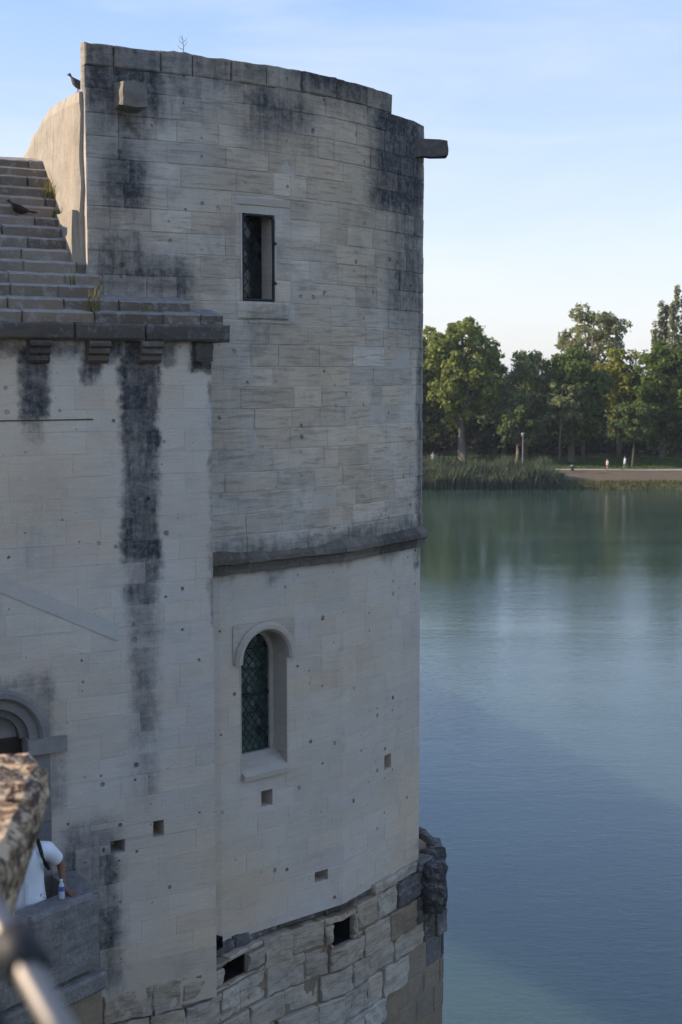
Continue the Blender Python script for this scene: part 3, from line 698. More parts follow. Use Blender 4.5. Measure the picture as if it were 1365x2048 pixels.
# sloping scar
sA, sB = NAV.hit(-120, 1100), NAV.hit(236, 1248); sA2, sB2 = NAV.hit(-120, 1135), NAV.hit(236, 1282)
V = [NAV.W(t, z, h) for h in (0.0, 0.013) for (t, z) in (sA, sB, sB2, sA2)]
at_ = [(t, z, h) for h in (0.0, 0.013) for (t, z) in (sA, sB, sB2, sA2)]
obj('roof_scar', V, [(7, 6, 5, 4), (0, 1, 5, 4), (1, 2, 6, 5), (2, 3, 7, 6)], M['m_nave'], chap, attr=at_)
# thin mossy ledge under the first corbels
lt0, lz0 = NAV.hit(-150, 841)[0], NAV.hit(60, 841)[1]; lt1 = NAV.hit(186, 841)[0]
V = [NAV.W(t, z, h) for t in (lt0, lt1) for (z, h) in ((lz0 + 0.008, 0.0), (lz0 + 0.006, 0.014), (lz0 - 0.004, 0.012), (lz0 - 0.006, 0.0))]
obj('drip_ledge', V, [(0, 1, 5, 4), (1, 2, 6, 5), (2, 3, 7, 6), (0, 3, 2, 1), (4, 5, 6, 7)], plain('mossy_ledge', (0.10, 0.09, 0.04), 0.95), chap)
# cornice, corbels
t = t_vis; t_end = NAV.hit(452, 660)[0]
while t < t_end - 0.05:
    b = t + U(0.62, 0.95); b = t_end if t_end - b < 0.3 else b
    block_mesh('cornice_stone', NAV, t + 0.004, b - 0.004, z_corn, z_corn_t, M['cornice'], chap, front=0.14 + U(-0.008, 0.008), depth=0.45, ch=0.025, nt=5, nz=2, rough=0.012, edge=0.012, seed=U(0, 50)); t = b
def corbel(px, wpx=42):
    tcx = NAV.hit(px, 700)[0]; hwid = (NAV.hit(px + wpx / 2, 700)[0] - NAV.hit(px - wpx / 2, 700)[0]) / 2
    top = z_corn - 0.002; H = top - NAV.hit(px, 724)[1]; prof = [(0.0, top)]
    for k in range(3):
        z1 = top - H * k / 3; z0 = top - H * (k + 1) / 3; h = 0.155 - 0.035 * k
        prof += [(h - 0.012, z1 - 0.004), (h, z1 - (z1 - z0) * 0.35), (h, z0 + (z1 - z0) * 0.25), (h - 0.02, z0 + 0.004)]
    prof += [(0.05, top - H - 0.01), (0.0, top - H - 0.015)]
    m = len(prof); V = [NAV.W(tcx + s * hwid, z, h) for s in (-1, 1) for (h, z) in prof]
    F = [(k, k + 1, m + k + 1, m + k) for k in range(m - 1)] + [tuple(reversed(range(m))), tuple(range(m, 2 * m))]
    obj('corbel', V, F, M['cornice'], chap)
for px in (-45, 74, 192, 297): corbel(px)
tb2, zb2 = NAV.hit(405, 708); fb2 = Flat(NAV, tb2, zb2)
rough_block('broken_corbel', fb2.W(0, 0.04, -0.02), fb2.d * 0.10, fb2.n * 0.08, Z * 0.11, M['cornice'], chap, 0.04, 4, 9.0, 0.2)

# --- stepped stone roof
ys = [618, 593, 566, 543, 519, 496, 472, 450, 431, 410, 392, 372, 351, 334, 318]
ends = [386, 382, 196, 176, 172, 168, 164, 160, 156, 152, 150, 148, 146, 144, 142]
RUN = 0.123
zprev = z_corn_t - 0.01
gable_t = (A - nav_left).dot(D)                         # station of the gable wall along the nave
for k, (y, e) in enumerate(zip(ys, ends)):
    s = -0.10 + RUN * (k + 1); z = NAV.hit(60, y, -s)[1]
    te = NAV.hit(e, y, -s)[0] if k < 3 else gable_t + 0.12
    if k == 0: te = NAV.hit(448, 632, -s)[0]
    t = t_vis - U(0, 0.3)
    while t < te - 0.03:
        b = t + U(0.42, 0.85); b = te if te - b < 0.22 else b
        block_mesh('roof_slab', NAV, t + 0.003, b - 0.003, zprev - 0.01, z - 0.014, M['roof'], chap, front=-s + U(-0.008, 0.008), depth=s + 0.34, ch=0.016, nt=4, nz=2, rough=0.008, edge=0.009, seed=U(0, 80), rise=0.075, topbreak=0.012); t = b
    zprev = z
z_ridge = zprev; s_ridge = -0.10 + RUN * len(ys)
# solid body of the nave under the slabs and its far slope
def nv(t, s, z): p = nav_left + D * t + N_IN * s; return Vector((p.x, p.y, z))
te = gable_t + 0.1
V, F = [], []
prof = [(0.02, z_corn + 0.02), (s_ridge + 0.15, z_ridge - 0.12), (s_ridge + 0.5, z_ridge - 0.06), (s_ridge + 2.0, z_corn), (s_ridge + 2.0, 7)]
for t in (0.0, te): V += [nv(t, s, z) for s, z in prof]
m = len(prof); F = [(k, k + 1, m + k + 1, m + k) for k in range(m - 1)] + [tuple(range(m))]
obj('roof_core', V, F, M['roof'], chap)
# --- gable coping wall rising above the roof, sun on its flank
GQ = 0.05
def gable_hit(px, py, q=GQ):
    o = A - D * q; nn = -D; d = ray(px, py); k = ((o.x - EYE.x) * nn.x + (o.y - EYE.y) * nn.y) / (d.x * nn.x + d.y * nn.y); h = EYE + d * k
    return (Vector((h.x, h.y, 0)) - A).dot(N_IN), h.z
gp = [gable_hit(*q) for q in ((163, 179), (145, 189), (95, 216), (60, 276), (38, 320))]
print('gable', gp, 'A', A)
gs = [gp[0][0]] + [g_[0] for g_ in gp[1:]] + [gp[-1][0] + 0.5]
gz = [g_[1] for g_ in gp] + [gp[-1][1] - 0.45]
def gtop(s): return float(np.interp(s, gs, gz))
V, F, NS, NZ = [], [], 26, 22
for i in range(NS + 1):
    for j in range(NZ + 1):
        fz = j / NZ
        s0 = max(0.07, gs[0]) + 0.03 * noise.noise(Vector((fz * 6, 1, 2))) + 0.025 * (fz < 0.55)
        s = s0 + (gs[-1] - s0) * i / NS; z = 15.0 + (gtop(s) - 15.0) * fz
        nn = 0.016 * noise.noise(Vector((s * 3, z * 3, 4))) + 0.008 * noise.noise(Vector((s * 9, z * 9, 1))) - (0.03 if j == NZ or i == 0 else 0)
        p = A + N_IN * s - D * (GQ + nn + (0.02 if s < 0.9 else 0)); V.append(Vector((p.x, p.y, z + 0.02 * noise.noise(Vector((s * 5, 7, 7))) * (j == NZ))))
nfront = len(V)
for i in range(NS + 1):
    p = V[i * (NZ + 1) + NZ]; V.append(Vector((p.x, p.y, p.z)) + D * 0.34)
for j in range(NZ + 1):
    p = V[j]; V.append(p + D * 0.34)
for i in range(NS):
    for j in range(NZ):
        a = i * (NZ + 1) + j; F.append((a, a + 1, a + NZ + 2, a + NZ + 1))
    F.append((i * (NZ + 1) + NZ, nfront + i, nfront + i + 1, (i + 1) * (NZ + 1) + NZ))
b0 = nfront + NS + 1
for j in range(NZ): F.append((j, b0 + j, b0 + j + 1, j + 1))
obj('gable_wall', V, F, M['gable'], chap)
zf_top = gable_hit(130, 428)[1]; s1_ = gable_hit(112, 470, 0.13)[0]
cfoot = A + N_IN * (0.12 + s1_ * 0.5) - D * 0.0; cfoot.z = zf_top - 0.42
rough_block('gable_foot_stone', cfoot, N_IN * (s1_ * 0.5), D * 0.13, Z * 0.42, M['gable'], chap, 0.012, 5, 3.0, 0.04)

# ------------------------------------------------------------------ pier
pier = empty('bridge_pier', (0.2, 18.0, 0.0), world=True)
tag(pier, 'broken rubble masonry pier under the chapel apse, standing in the river', 'bridge pier')
off = -0.02
def offp(p, n_, o): return p + n_ * o
nN = -N_IN; n1 = Vector((azi(49).y, -azi(49).x, 0)); n2 = Vector((azi(33).y, -azi(33).x, 0))
f2end = lo_f2 + azi(33) * 0.60
p_a = nav_left + nN * off; p_b = nav_corner - D * 0.25 + nN * (off + 0.02)
p_c = a1 + azi(49) * 0.75 + n1 * 0.03; p_d = lo_f1 + (n1 + n2).normalized() * 0.05; p_e = f2end + n2 * 0.10
PIER = Plan([p_a, p_b, p_c, p_d, p_e] + [p_e + azi(-4) * 0.5, p_e + azi(-4) * 0.5 + azi(-35) * 1.6, A + N_IN * 4.2])
print('pier', [tuple(round(c, 2) for c in p[:2]) for p in PIER.p], PIER.t)
base_holes = [px_rect(PIER, 448, 1920, 496, 1958), px_rect(PIER, 668, 1842, 708, 1890), px_rect(PIER, 436, 1880, 454, 1902)]
core = wall_core('pier_core', PIER, 0, PIER.t[-1], -2.0, ZB - 0.21, base_holes, M['tan'], pier, h=-0.035)
for H in base_holes: putlog(PIER, H, core, name='beam_socket', mat=M['dark'], depth=0.45, h=-0.06)
V = [PIER.W(t, ZB - 0.215, -0.04) for t in PIER.t]; obj('pier_top', V, [tuple(range(len(V)))], M['tan'], pier)
tp0 = PIER.hit(150, 2000)[0]; t_blk = PIER.hit(828, 1800)[0]
zc = [(ZB - 0.20, ZB - 0.05), (ZB - 0.55, ZB - 0.20), (ZB - 0.93, ZB - 0.55), (ZB - 1.27, ZB - 0.93), (ZB - 1.66, ZB - 1.27), (ZB - 2.0, ZB - 1.66), (ZB - 2.35, ZB - 2.0)]
t_end_p = PIER.t[4] + 0.45; t_smooth = PIER.hit(775, 1980)[0]; t_rec = PIER.hit(745, 1790)[0]
for k, (c0, c1) in enumerate(zc):
    t = tp0 - 0.3 - U(0, 0.4)
    while t < t_end_p:
        low = k >= 4 and t > t_smooth - 0.12 * (k - 4)
        wd = U(0.32, 0.75) if not low else U(0.4, 0.6); b = min(t + wd, t_end_p + 0.05)
        dark_end = t > t_blk - (0.42, 0.45, 0.25, 0.2, 0.05, 0, 0)[k] + U(-0.1, 0.1) and k < 5
        recess = k == 0 and t < t_rec  # recessed course is coloured black to paint the shadow under the wall
        for (x0, x1, y0, y1) in cut((t, b, c0, c1), base_holes):
            fr = -0.10 if recess else U(-0.025, 0.035) if not low else U(-0.03, -0.02)
            mt = M['black_rough'] if dark_end or recess else M['tan'] if low or (rnd.random() < 0.12) or recess else M['rough']
            j0, j1 = (0.0, 0.0) if low or recess else (U(-0.01, 0.015), U(-0.01, 0.015))
            block_mesh('pier_stone', PIER, x0 + 0.006 + (0 if low else U(0, 0.012)), x1 - 0.008, y0 + 0.006 + j0, y1 - 0.008 - j1, mt, core, front=fr, depth=0.22, ch=0.012 if low else U(0.01, 0.022), nt=9, nz=7, rough=0.006 if low else U(0.02, 0.045), edge=0.008 if low else 0.024, fs=U(4.0, 7.0), seed=U(0, 99))
        t = b
# lichen-black crag of broken stone on the pier's end, past the wall's corner
def crag(name, c, ax, ay, az, mat, parent, seed, nu=26, nv=22):
    """broken rock: rounded mass cut by tilted bedding ledges"""
    V, F = [], []; up_ = Vector((0.35, -0.1, 1)).normalized()
    for j in range(nv + 1):
        ph = math.pi * j / nv
        for i in range(nu):
            th = 2 * math.pi * i / nu; d = Vector((math.sin(ph) * math.cos(th), math.sin(ph) * math.sin(th), math.cos(ph)))
            e = max(abs(d.x), abs(d.y), abs(d.z)); d = d.lerp(d / e, 0.55)
            p = c + ax * d.x + ay * d.y + az * d.z
            bed = p.dot(up_) * 9 + 0.8 * noise.noise(p * 3 + Vector((seed, 0, 0))); saw = (bed % 1.0) - 0.5
            out = (p - c); out.z *= 0.3; out.normalize()
            V.append(p + out * (0.02 * saw + 0.075 * noise.noise(p * 4 + Vector((0, seed, 0))) + 0.03 * noise.noise(p * 12)) + Z * 0.03 * noise.noise(p * 6))
    for j in range(nv):
        for i in range(nu): F.append((j * nu + i, (j + 1) * nu + i, (j + 1) * nu + (i + 1) % nu, j * nu + (i + 1) % nu))
    return obj(name, V, F, mat, parent)
for (px, py, dep, sx, sz, sd_) in ((853, 1765, 19.2, 0.18, 0.40, 1.0), (843, 1668, 19.3, 0.06, 0.06, 6.0)):
    c = at_y(px, py, dep); crag('lichened_crag', c, azi(66) * sx, azi(-24) * 0.42, Z * sz, M['black_rough'], pier, sd_)

# ------------------------------------------------------------------ landing with parapet in front of the doorway
land = empty('stone_landing', (-2.9, 13.9, 8.3), world=True)
tag(land, 'grey stone landing with solid parapet in front of the doorway', 'landing')
ZP = 9.25
c1 = at_z(203, 1780, ZP); c2 = at_z(48, 1842, ZP); dl = (c2 - c1); dl.z = 0; dl.normalize()
nl = Vector((-dl.y, dl.x, 0))
if nl.dot(Vector((1, -0.3, 0))) < 0: nl = -nl
far = c1 + dl * 4.0
LP = Plan([far, c1]); Lp = LP.t[-1]
if LP.nrm(0.5).dot(nl) < 0: LP = Plan([c1, far])
flip = (LP.p[0] - c1).length < 0.1
def lt(u): return u if flip else Lp - u                # distance from the end corner
segs = [(0.0, 0.95), (0.95, 1.8), (1.8, 2.9), (2.9, 3.95)]
for (a, b) in segs:
    x0, x1 = sorted((lt(a + 0.003), lt(b - 0.003)))
    block_mesh('parapet_stone', LP, x0, x1, 8.42, ZP, M['balcony'], land, front=0.0, depth=0.26, ch=0.045, nt=14, nz=10, rough=0.025, edge=0.014, seed=a + 3, fs=5.0, smooth=False)
    block_mesh('ledge_stone', LP, x0, x1, 8.22, 8.415, M['balcony'], land, front=0.075, depth=0.3, ch=0.03, nt=6, nz=2, rough=0.012, edge=0.008, seed=a + 9)
V = [c1 - nl * 0.02, far - nl * 0.02, far - nl * 2.4, c1 - nl * 0.9 - dl * 0.2]
V = [Vector((p.x, p.y, 8.30)) for p in V] + [Vector((p.x, p.y, -1.0)) for p in V]
obj('landing_body', V, [(0, 1, 2, 3), (0, 4, 5, 1), (1, 5, 6, 2), (2, 6, 7, 3), (3, 7, 4, 0)], M['tan'], land)
# short return of the parapet to the chapel wall
rl = 0.75; rc = c1 - nl * 0.03 + dl * 0.16 + N_IN * (rl / 2 + 0.02)
rough_block('parapet_return', Vector((rc.x, rc.y, (8.3 + ZP) / 2 - 0.01)), N_IN * rl / 2, D * 0.13, Z * (ZP - 8.3) / 2, M['balcony'], land, 0.012, 5, 2.0, 0.03)

# ------------------------------------------------------------------ bridge the photographer stands on
bridge = empty('stone_bridge', (-4, 2, 0.0), world=True)
tag(bridge, 'old stone arch bridge with rough sunlit parapet in the foreground', 'bridge')
M['bridge'] = stone_mat('bridge_stone', LS, LSD, use_tz=False, streak=0.3)
zd = 12.25
# carriageway near the camera, then a straight run of arches away to the left behind the chapel
V = [(-6, -14), (-1.3, -14), (-1.3, 3.0), (-1.75, 4.6), (-5.2, 10.5), (-9.5, 11.5), (-9, 6)]
n_ = len(V); VV = [(x, y, zd) for x, y in V] + [(x, y, -2) for x, y in V]
obj('bridge_deck', VV, [tuple(range(n_))] + [(i, i + n_, (i + 1) % n_ + n_, (i + 1) % n_) for i in range(n_)], M['bridge'], bridge)
bd = azi(-20); bn = Vector((bd.y, -bd.x, 0))            # along; to the right
L0 = Vector((-16.2, 35.0, 0))                           # point of the left face
nst = 110; V, F = [], []
for i in range(nst + 1):
    s = -12 + 110 * i / nst; Yb = L0.y + bd.y * s
    u = (Yb - 22.0) if Yb < 60 else ((Yb - 60) % 70) - 32.0
    so_ = 10.6 - 1.4 * (u / 14.0) ** 2
    so_ = so_ if so_ > 2.5 and abs(u) < 33 else -2.0
    for o_ in (0.0, 4.6):
        p = L0 + bd * s + bn * o_
        V += [Vector((p.x, p.y, so_)), Vector((p.x, p.y, 13.2)), Vector((p.x, p.y, 13.2)) + bn * (0.4 if o_ == 0 else -0.4), Vector((p.x, p.y, zd)) + bn * (0.4 if o_ == 0 else -0.4)]
for i in range(nst):
    a, b = i * 8, i * 8 + 8
    for (k, l) in ((0, 1), (1, 2), (2, 3), (3, 7), (7, 6), (6, 5), (5, 4), (4, 0)): F.append((a + k, a + l, b + l, b + k))
F += [(0, 1, 2, 3, 7, 6, 5, 4), tuple(nst * 8 + k for k in (4, 5, 6, 7, 3, 2, 1, 0))]
obj('arch_run', V, F, M['bridge'], bridge)
# foreground parapet: rough wall top running away beside the camera, its right face in shade
ZPP = 13.17
e1 = at_z(-60, 1830, ZPP); e2 = at_z(84, 1552, ZPP); e3 = at_z(93, 1512, ZPP); e4 = at_z(60, 1484, ZPP)
dpar = (e2 - e1); dpar.z = 0; dpar.normalize(); npar = Vector((dpar.y, -dpar.x, 0))
PAR = Plan([e1 - dpar * 1.5, e3]); tpe = PAR.t[-1]
def parapet_stone(name, a, b, ztop, seed, w_=0.62, far_cut=0.0):
    key = [(-2.6, -0.75), (-1.6, -0.50), (-1.0, -0.31), (-0.6, -0.155), (-0.35, -0.05), (-0.2, 0.0), (-0.1, 0.015), (-0.045, 0.01), (-0.012, -0.025), (0.0, -0.12), (0.0, -0.3), (-0.015, -w_)]
    prof = []
    for (z0, h0), (z1, h1) in zip(key, key[1:]):
        m_ = max(1, int(math.hypot(z1 - z0, h1 - h0) / 0.035)); prof += [(z0 + (z1 - z0) * i / m_, h0 + (h1 - h0) * i / m_) for i in range(m_)]
    prof.append(key[-1]); m = len(prof); nt_ = max(14, int((b - a) / 0.03)); V, F = [], []
    for i in range(nt_ + 1):
        t = a + (b - a) * i / nt_
        for k, (dz, h) in enumerate(prof):
            tt = t
            if far_cut and dz < -0.05: tt = min(t, b + dz * far_cut)
            q = Vector((tt * 6, h * 6 + seed, dz * 6)); nn = noise.noise(q) * 0.022 + noise.noise(q * 2.7) * 0.016 + noise.noise(q * 6.5) * 0.009
            endr = 0.035 if i in (0, nt_) and dz > -0.1 else 0.0
            V.append(PAR.W(tt, ztop + dz + nn * (1 if dz > -0.06 else 0.3) - endr, h + nn * (1 if dz < 0 else 0.3)))
    for i in range(nt_):
        for k in range(m - 1): F.append((i * m + k, (i + 1) * m + k, (i + 1) * m + k + 1, i * m + k + 1))
    F += [tuple(reversed(range(m))), tuple(nt_ * m + k for k in range(m))]
    return obj(name, V, F, M['parapet'], bridge, smooth=False)
tj = tpe - 0.42
parapet_stone('parapet_stone', 0.0, tj - 0.7, ZPP - 0.015, 1.0)
parapet_stone('parapet_stone', tj - 0.695, tj - 0.005, ZPP - 0.02, 5.0)
parapet_stone('parapet_stone', tj + 0.012, tpe, ZPP + 0.012, 8.0, far_cut=0.5)
#--PART3--
# ------------------------------------------------------------------ trees, reeds
nrng = np.random.default_rng(11)
BARK = plain('grey_bark', (0.16, 0.135, 0.11), 0.95, 0.1, 3.0, 0.5, 0.05)
PALE = plain('pale_bark', (0.17, 0.145, 0.125), 0.95, 0.1, 3.0, 0.5, 0.05)
LEAF = {'dark': leaf_mat('dark_leaves', (0.059, 0.097, 0.031), (0.160, 0.211, 0.059), 0.4),
        'mid': leaf_mat('green_leaves', (0.099, 0.141, 0.039), (0.263, 0.294, 0.089), 0.42),
        'olive': leaf_mat('olive_leaves', (0.128, 0.161, 0.073), (0.292, 0.319, 0.155), 0.42),
        'yellow': leaf_mat('yellow_green_leaves', (0.117, 0.137, 0.029), (0.286, 0.286, 0.072), 0.45),
        'blue': leaf_mat('blue_green_leaves', (0.064, 0.099, 0.044), (0.148, 0.195, 0.071), 0.4),
        'pale': leaf_mat('pale_leaves', (0.150, 0.163, 0.088), (0.300, 0.312, 0.175), 0.5),
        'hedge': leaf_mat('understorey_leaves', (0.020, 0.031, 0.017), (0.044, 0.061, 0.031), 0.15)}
def leaves(centres, radii, per, size, up=0.35, flat=0.75):
    """leaf-sized quads scattered through clumps; returns verts, faces arrays"""
    c = np.repeat(np.asarray(centres, float), per, axis=0); r = np.repeat(np.asarray(radii, float), per)
    n = len(c); d = nrng.normal(size=(n, 3)); d /= np.linalg.norm(d, axis=1)[:, None]
    rad = r * nrng.uniform(0.25, 1.0, n) ** 0.6
    p = c + d * rad[:, None] * np.array([1, 1, flat])
    nn = d * 0.7 + nrng.normal(size=(n, 3)) * 0.6; nn[:, 2] += up; nn /= np.linalg.norm(nn, axis=1)[:, None]
    a = np.cross(nn, nrng.normal(size=(n, 3))); a /= np.linalg.norm(a, axis=1)[:, None]; b = np.cross(nn, a)
    s = size * nrng.uniform(0.6, 1.35, n)[:, None]
    v = np.stack([p - a * s, p - b * s * 0.6, p + a * s, p + b * s * 0.6], axis=1).reshape(-1, 3)
    return v, np.arange(4 * n).reshape(-1, 4)
def leaf_obj(name, v, f, mat, parent=None):
    me = bpy.data.meshes.new(name); me.vertices.add(len(v)); me.vertices.foreach_set('co', v.astype(np.float32).ravel())
    me.loops.add(f.size); me.loops.foreach_set('vertex_index', f.astype(np.int32).ravel())
    me.polygons.add(len(f)); me.polygons.foreach_set('loop_start', np.arange(0, f.size, 4, dtype=np.int32)); me.polygons.foreach_set('loop_total', np.full(len(f), 4, dtype=np.int32))
    me.materials.append(mat); me.update(calc_edges=True); me.validate()
    return link(name, me, parent)
def zground(y): return float(np.interp(y, [r[0] for r in rows], [r[1] for r in rows]))
def tree(label, px, Y, ytop, wpx, ybot, leaf, nclump=46, per=80, size=0.34, trunk=0.35, bark=None, name='tree', lean=0.0, fork=0.35, hollow=0.45, shape='round', seed=0, group='trees on the far bank', limbs=7):
    """crown envelope given by its extent: top, bottom and width as seen across the river at distance Y"""
    rg = np.random.default_rng(seed + 100)
    x0 = at_y(px, 900, Y).x; zb = zground(Y) - 0.1
    zt = at_y(px, ytop, Y).z - zb; zl = at_y(px, ybot, Y).z - zb; rx = (at_y(px + wpx / 2, 800, Y).x - x0)
    o = empty(name, (x0, Y, zb)); tag(o, label, 'tree', group)
    cz, rz = (zt + zl) / 2, (zt - zl) / 2
    C, Rr = [], []
    while len(C) < nclump:
        d = rg.normal(size=3); d /= np.linalg.norm(d); k = rg.uniform(hollow, 1.0) ** 0.7
        w_ = 1.0
        if shape == 'cone': w_ = 1.0 - 0.35 * (d[2] * k + 1) / 2
        if shape == 'column': w_ = 1.0 - 0.3 * abs(d[2] * k)
        if shape == 'vase': w_ = 0.75 + 0.3 * (d[2] * k + 1) / 2
        lob = 0.95 + 0.35 * noise.noise(Vector((d[0] * 1.7 + seed, d[1] * 1.7, d[2] * 1.7)))
        rc = min(max(min(rx, rz), 1.1), 5.0) * rg.uniform(0.18, 0.34)
        kk = max(0.1, k * lob - 0.06)
        C.append((d[0] * kk * (rx) * w_ + lean * (cz + d[2] * rz * kk), d[1] * kk * rx * 0.9 * w_, cz + d[2] * kk * rz)); Rr.append(rc)
    v, f = leaves(C, Rr, per, size)
    leaf_obj('crown', v, f, LEAF[leaf], o)
    zf = zl + (zt - zl) * fork * 0.6
    top = Vector((lean * cz, 0, cz + rz * 0.45))
    m1 = Vector((lean * zf * 0.7 + rg.uniform(-.2, .2), rg.uniform(-.2, .2), zf))
    tv = [tube_vf([(0, 0, -0.3), (0.02, 0, 0.5), m1 * 0.5 + Vector((rg.uniform(-.15, .15), 0, 0)), m1, m1.lerp(top, 0.5) + Vector((rg.uniform(-.4, .4), 0, 0)), top], [trunk * 1.35, trunk, trunk * 0.85, trunk * 0.72, trunk * 0.42, trunk * 0.12], 8)]
    tr = obj('trunk', *tv[0], bark or BARK, o, smooth=True)
    idx = rg.permutation(nclump)[:limbs]
    for i in idx:
        e = Vector(C[i]); st = m1 * rg.uniform(0.7, 1.0); mid = st.lerp(e, 0.5) + Vector((rg.uniform(-.4, .4), rg.uniform(-.4, .4), -0.1 * (e - st).length))
        v_, f_ = tube_vf([st, mid, e], [trunk * 0.5, trunk * 0.32, trunk * 0.08], 6); obj('limb', v_, f_, bark or BARK, tr, smooth=True)
    return o
tree('broad green plane tree with pale forked trunk behind the reeds', 925, 203, 634, 172, 860, 'mid', 130, 85, 0.36, 0.62, PALE, seed=1, hollow=0.5, fork=0.2, limbs=9, shape='vase')
tree('dark tree half hidden behind the apse edge', 840, 212, 642, 130, 880, 'mid', 80, 75, 0.36, 0.45, seed=2)
tree('olive toned round tree between the plane tree and the dark tree', 1050, 206, 690, 170, 895, 'olive', 95, 80, 0.34, 0.45, seed=3)
tree('dense dark tree with drooping crown', 1142, 204, 692, 155, 898, 'dark', 110, 90, 0.34, 0.5, seed=4)
tree('tall airy tree rising over the others, sky showing through', 1182, 226, 603, 150, 745, 'pale', 60, 60, 0.34, 0.5, PALE, seed=5, hollow=0.35, lean=0.01)
tree('yellow green tree catching the sun', 1238, 214, 690, 140, 870, 'yellow', 85, 80, 0.34, 0.4, PALE, seed=6)
tree('dark tall tree in front of the poplars', 1325, 209, 664, 140, 905, 'dark', 110, 85, 0.34, 0.5, seed=7, shape='cone')
def poplar(label, px, Y, spires, seed):
    rg = np.random.default_rng(seed); x0 = at_y(px, 900, Y).x; zb = zground(Y) - 0.1; o = empty('poplar_tree', (x0, Y, zb)); tag(o, label, 'tree', 'poplars'); C, Rr = [], []
    tk = obj('trunk', *tube_vf([(0, 0, -0.3), (0, 0, 4), (0, 0, 12)], [0.4, 0.3, 0.15], 8), PALE, o, smooth=True)
    for (dpx, ytop, wpx) in spires:
        dx = at_y(px + dpx, 800, Y).x - x0; zt = at_y(px, ytop, Y).z - zb; wd = wpx * Y / FPX / 2
        for i in range(46):
            u = rg.uniform(0.0, 1.0) ** 0.8; z = 6 + (zt - 6) * u; w_ = wd * (1 - u ** 3) * (0.6 + 0.4 * rg.random()); a = rg.uniform(0, 6.28)
            C.append((dx * (0.3 + 0.7 * min(1, u * 1.6)) + math.cos(a) * w_ * 0.7, math.sin(a) * w_ * 0.7, z - 0.3)); Rr.append(rg.uniform(0.35, 0.75))
        v_, f_ = tube_vf([(0, 0, 5), (dx * 0.8, 0, 9), (dx, 0, zt - 0.8)], [0.22, 0.14, 0.03], 6); obj('limb', v_, f_, PALE, tk, smooth=True)
    v, f = leaves(C, Rr, 30, 0.24, flat=1.6); leaf_obj('crown', v, f, LEAF['pale'], o)
poplar('slim pale poplar tree, taller of the pair', 1350, 236, ((0, 574, 26), (-8, 600, 14), (14, 592, 16)), 8)
poplar('slim pale poplar tree with a split top', 1320, 238, ((0, 592, 16), (10, 612, 14), (-12, 640, 14)), 9)
tree('small round blue-green tree on the lawn beside the path', 1266, 197, 788, 112, 893, 'blue', 60, 75, 0.28, 0.17, seed=10, hollow=0.2, limbs=5)
tree('small grey-green tree with bare reddish branches before the dark tree', 1120, 200, 748, 88, 860, 'olive', 26, 60, 0.28, 0.2, seed=11, limbs=8, lean=0.02)
tree('leaning pale trunked tree in the gap of the wood', 1166, 208, 770, 44, 845, 'dark', 12, 50, 0.28, 0.28, PALE, seed=12, lean=-0.03)
tree('bushy low tree under the olive toned tree', 1035, 200, 800, 92, 900, 'blue', 40, 70, 0.3, 0.3, seed=13)
tree('dark wide tree at the end of the lawn', 1400, 206, 640, 120, 900, 'dark', 80, 75, 0.36, 0.5, seed=14)
HID = ['dark broad tree just past the apse edge, beyond the reeds', 'tall dark tree behind the chapel wall beyond the reed bed', 'spreading tree of the bank, behind the string course of the apse', 'wide dark bank tree behind the middle of the chapel', 'bushy bank tree behind the nave corner', 'tall bank tree behind the nave roof', 'broad dark tree past the lawn']
for i, (px, Y, yt, wp) in enumerate(((770, 206, 650, 130), (690, 210, 640, 150), (600, 207, 660, 140), (510, 208, 640, 150), (420, 207, 650, 150), (330, 207, 630, 150), (1490, 210, 650, 150))):
    tree(HID[i], px, Y, yt, wp, 880, 'mid', 55, 60, 0.42, 0.5, seed=30 + i, group='trees beyond the chapel')
# understorey: one dark mass of shrubs behind the trunks
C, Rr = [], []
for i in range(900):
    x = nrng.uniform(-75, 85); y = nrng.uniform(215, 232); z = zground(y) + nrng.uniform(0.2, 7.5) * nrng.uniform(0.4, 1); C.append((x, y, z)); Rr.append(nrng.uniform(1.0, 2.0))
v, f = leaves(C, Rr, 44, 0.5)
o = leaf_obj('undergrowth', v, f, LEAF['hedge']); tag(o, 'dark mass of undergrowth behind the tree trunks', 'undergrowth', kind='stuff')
C, Rr = [], []
for i in range(1000):
    x = nrng.uniform(-140, 170); y = nrng.uniform(236, 262); z = zground(y) + nrng.uniform(0.5, 14.5) * (0.82 + 0.25 * noise.noise(Vector((x * 0.12, 3, 3)))); C.append((x, y, z)); Rr.append(nrng.uniform(1.5, 3.0))
v, f = leaves(C, Rr, 44, 0.7)
o = leaf_obj('far_wood', v, f, LEAF['mid']); tag(o, 'far wood closing the view behind the bank', 'wood', kind='stuff')
# reeds
def blades(xf, yf, n, h0, h1, wid, lean=0.25):
    x = xf(n); y = yf(n); zg = np.array([max(zground(q), -0.1) for q in y]); h = nrng.uniform(h0, h1, n)
    a = nrng.uniform(0, 2 * np.pi, n); lx, ly = np.cos(a) * lean * h * nrng.uniform(0.2, 1, n), np.sin(a) * lean * h * nrng.uniform(0.2, 1, n)
    wx, wy = -np.sin(a + 1.2) * wid * 0.5, np.cos(a + 1.2) * wid * 0.5
    P = lambda k, s: np.stack([x + lx * k ** 2 + wx * s, y + ly * k ** 2 + wy * s, zg - 0.05 + h * k * (1 - 0.15 * k)], axis=1)
    v = np.stack([P(0, -1), P(0, 1), P(0.55, -0.9), P(0.55, 0.9), P(1.0, -0.15), P(1.0, 0.15)], axis=1).reshape(-1, 3)
    b = np.arange(n)[:, None] * 6; f = np.concatenate([b + np.array([0, 1, 3, 2]), b + np.array([2, 3, 5, 4])])
    return v, f
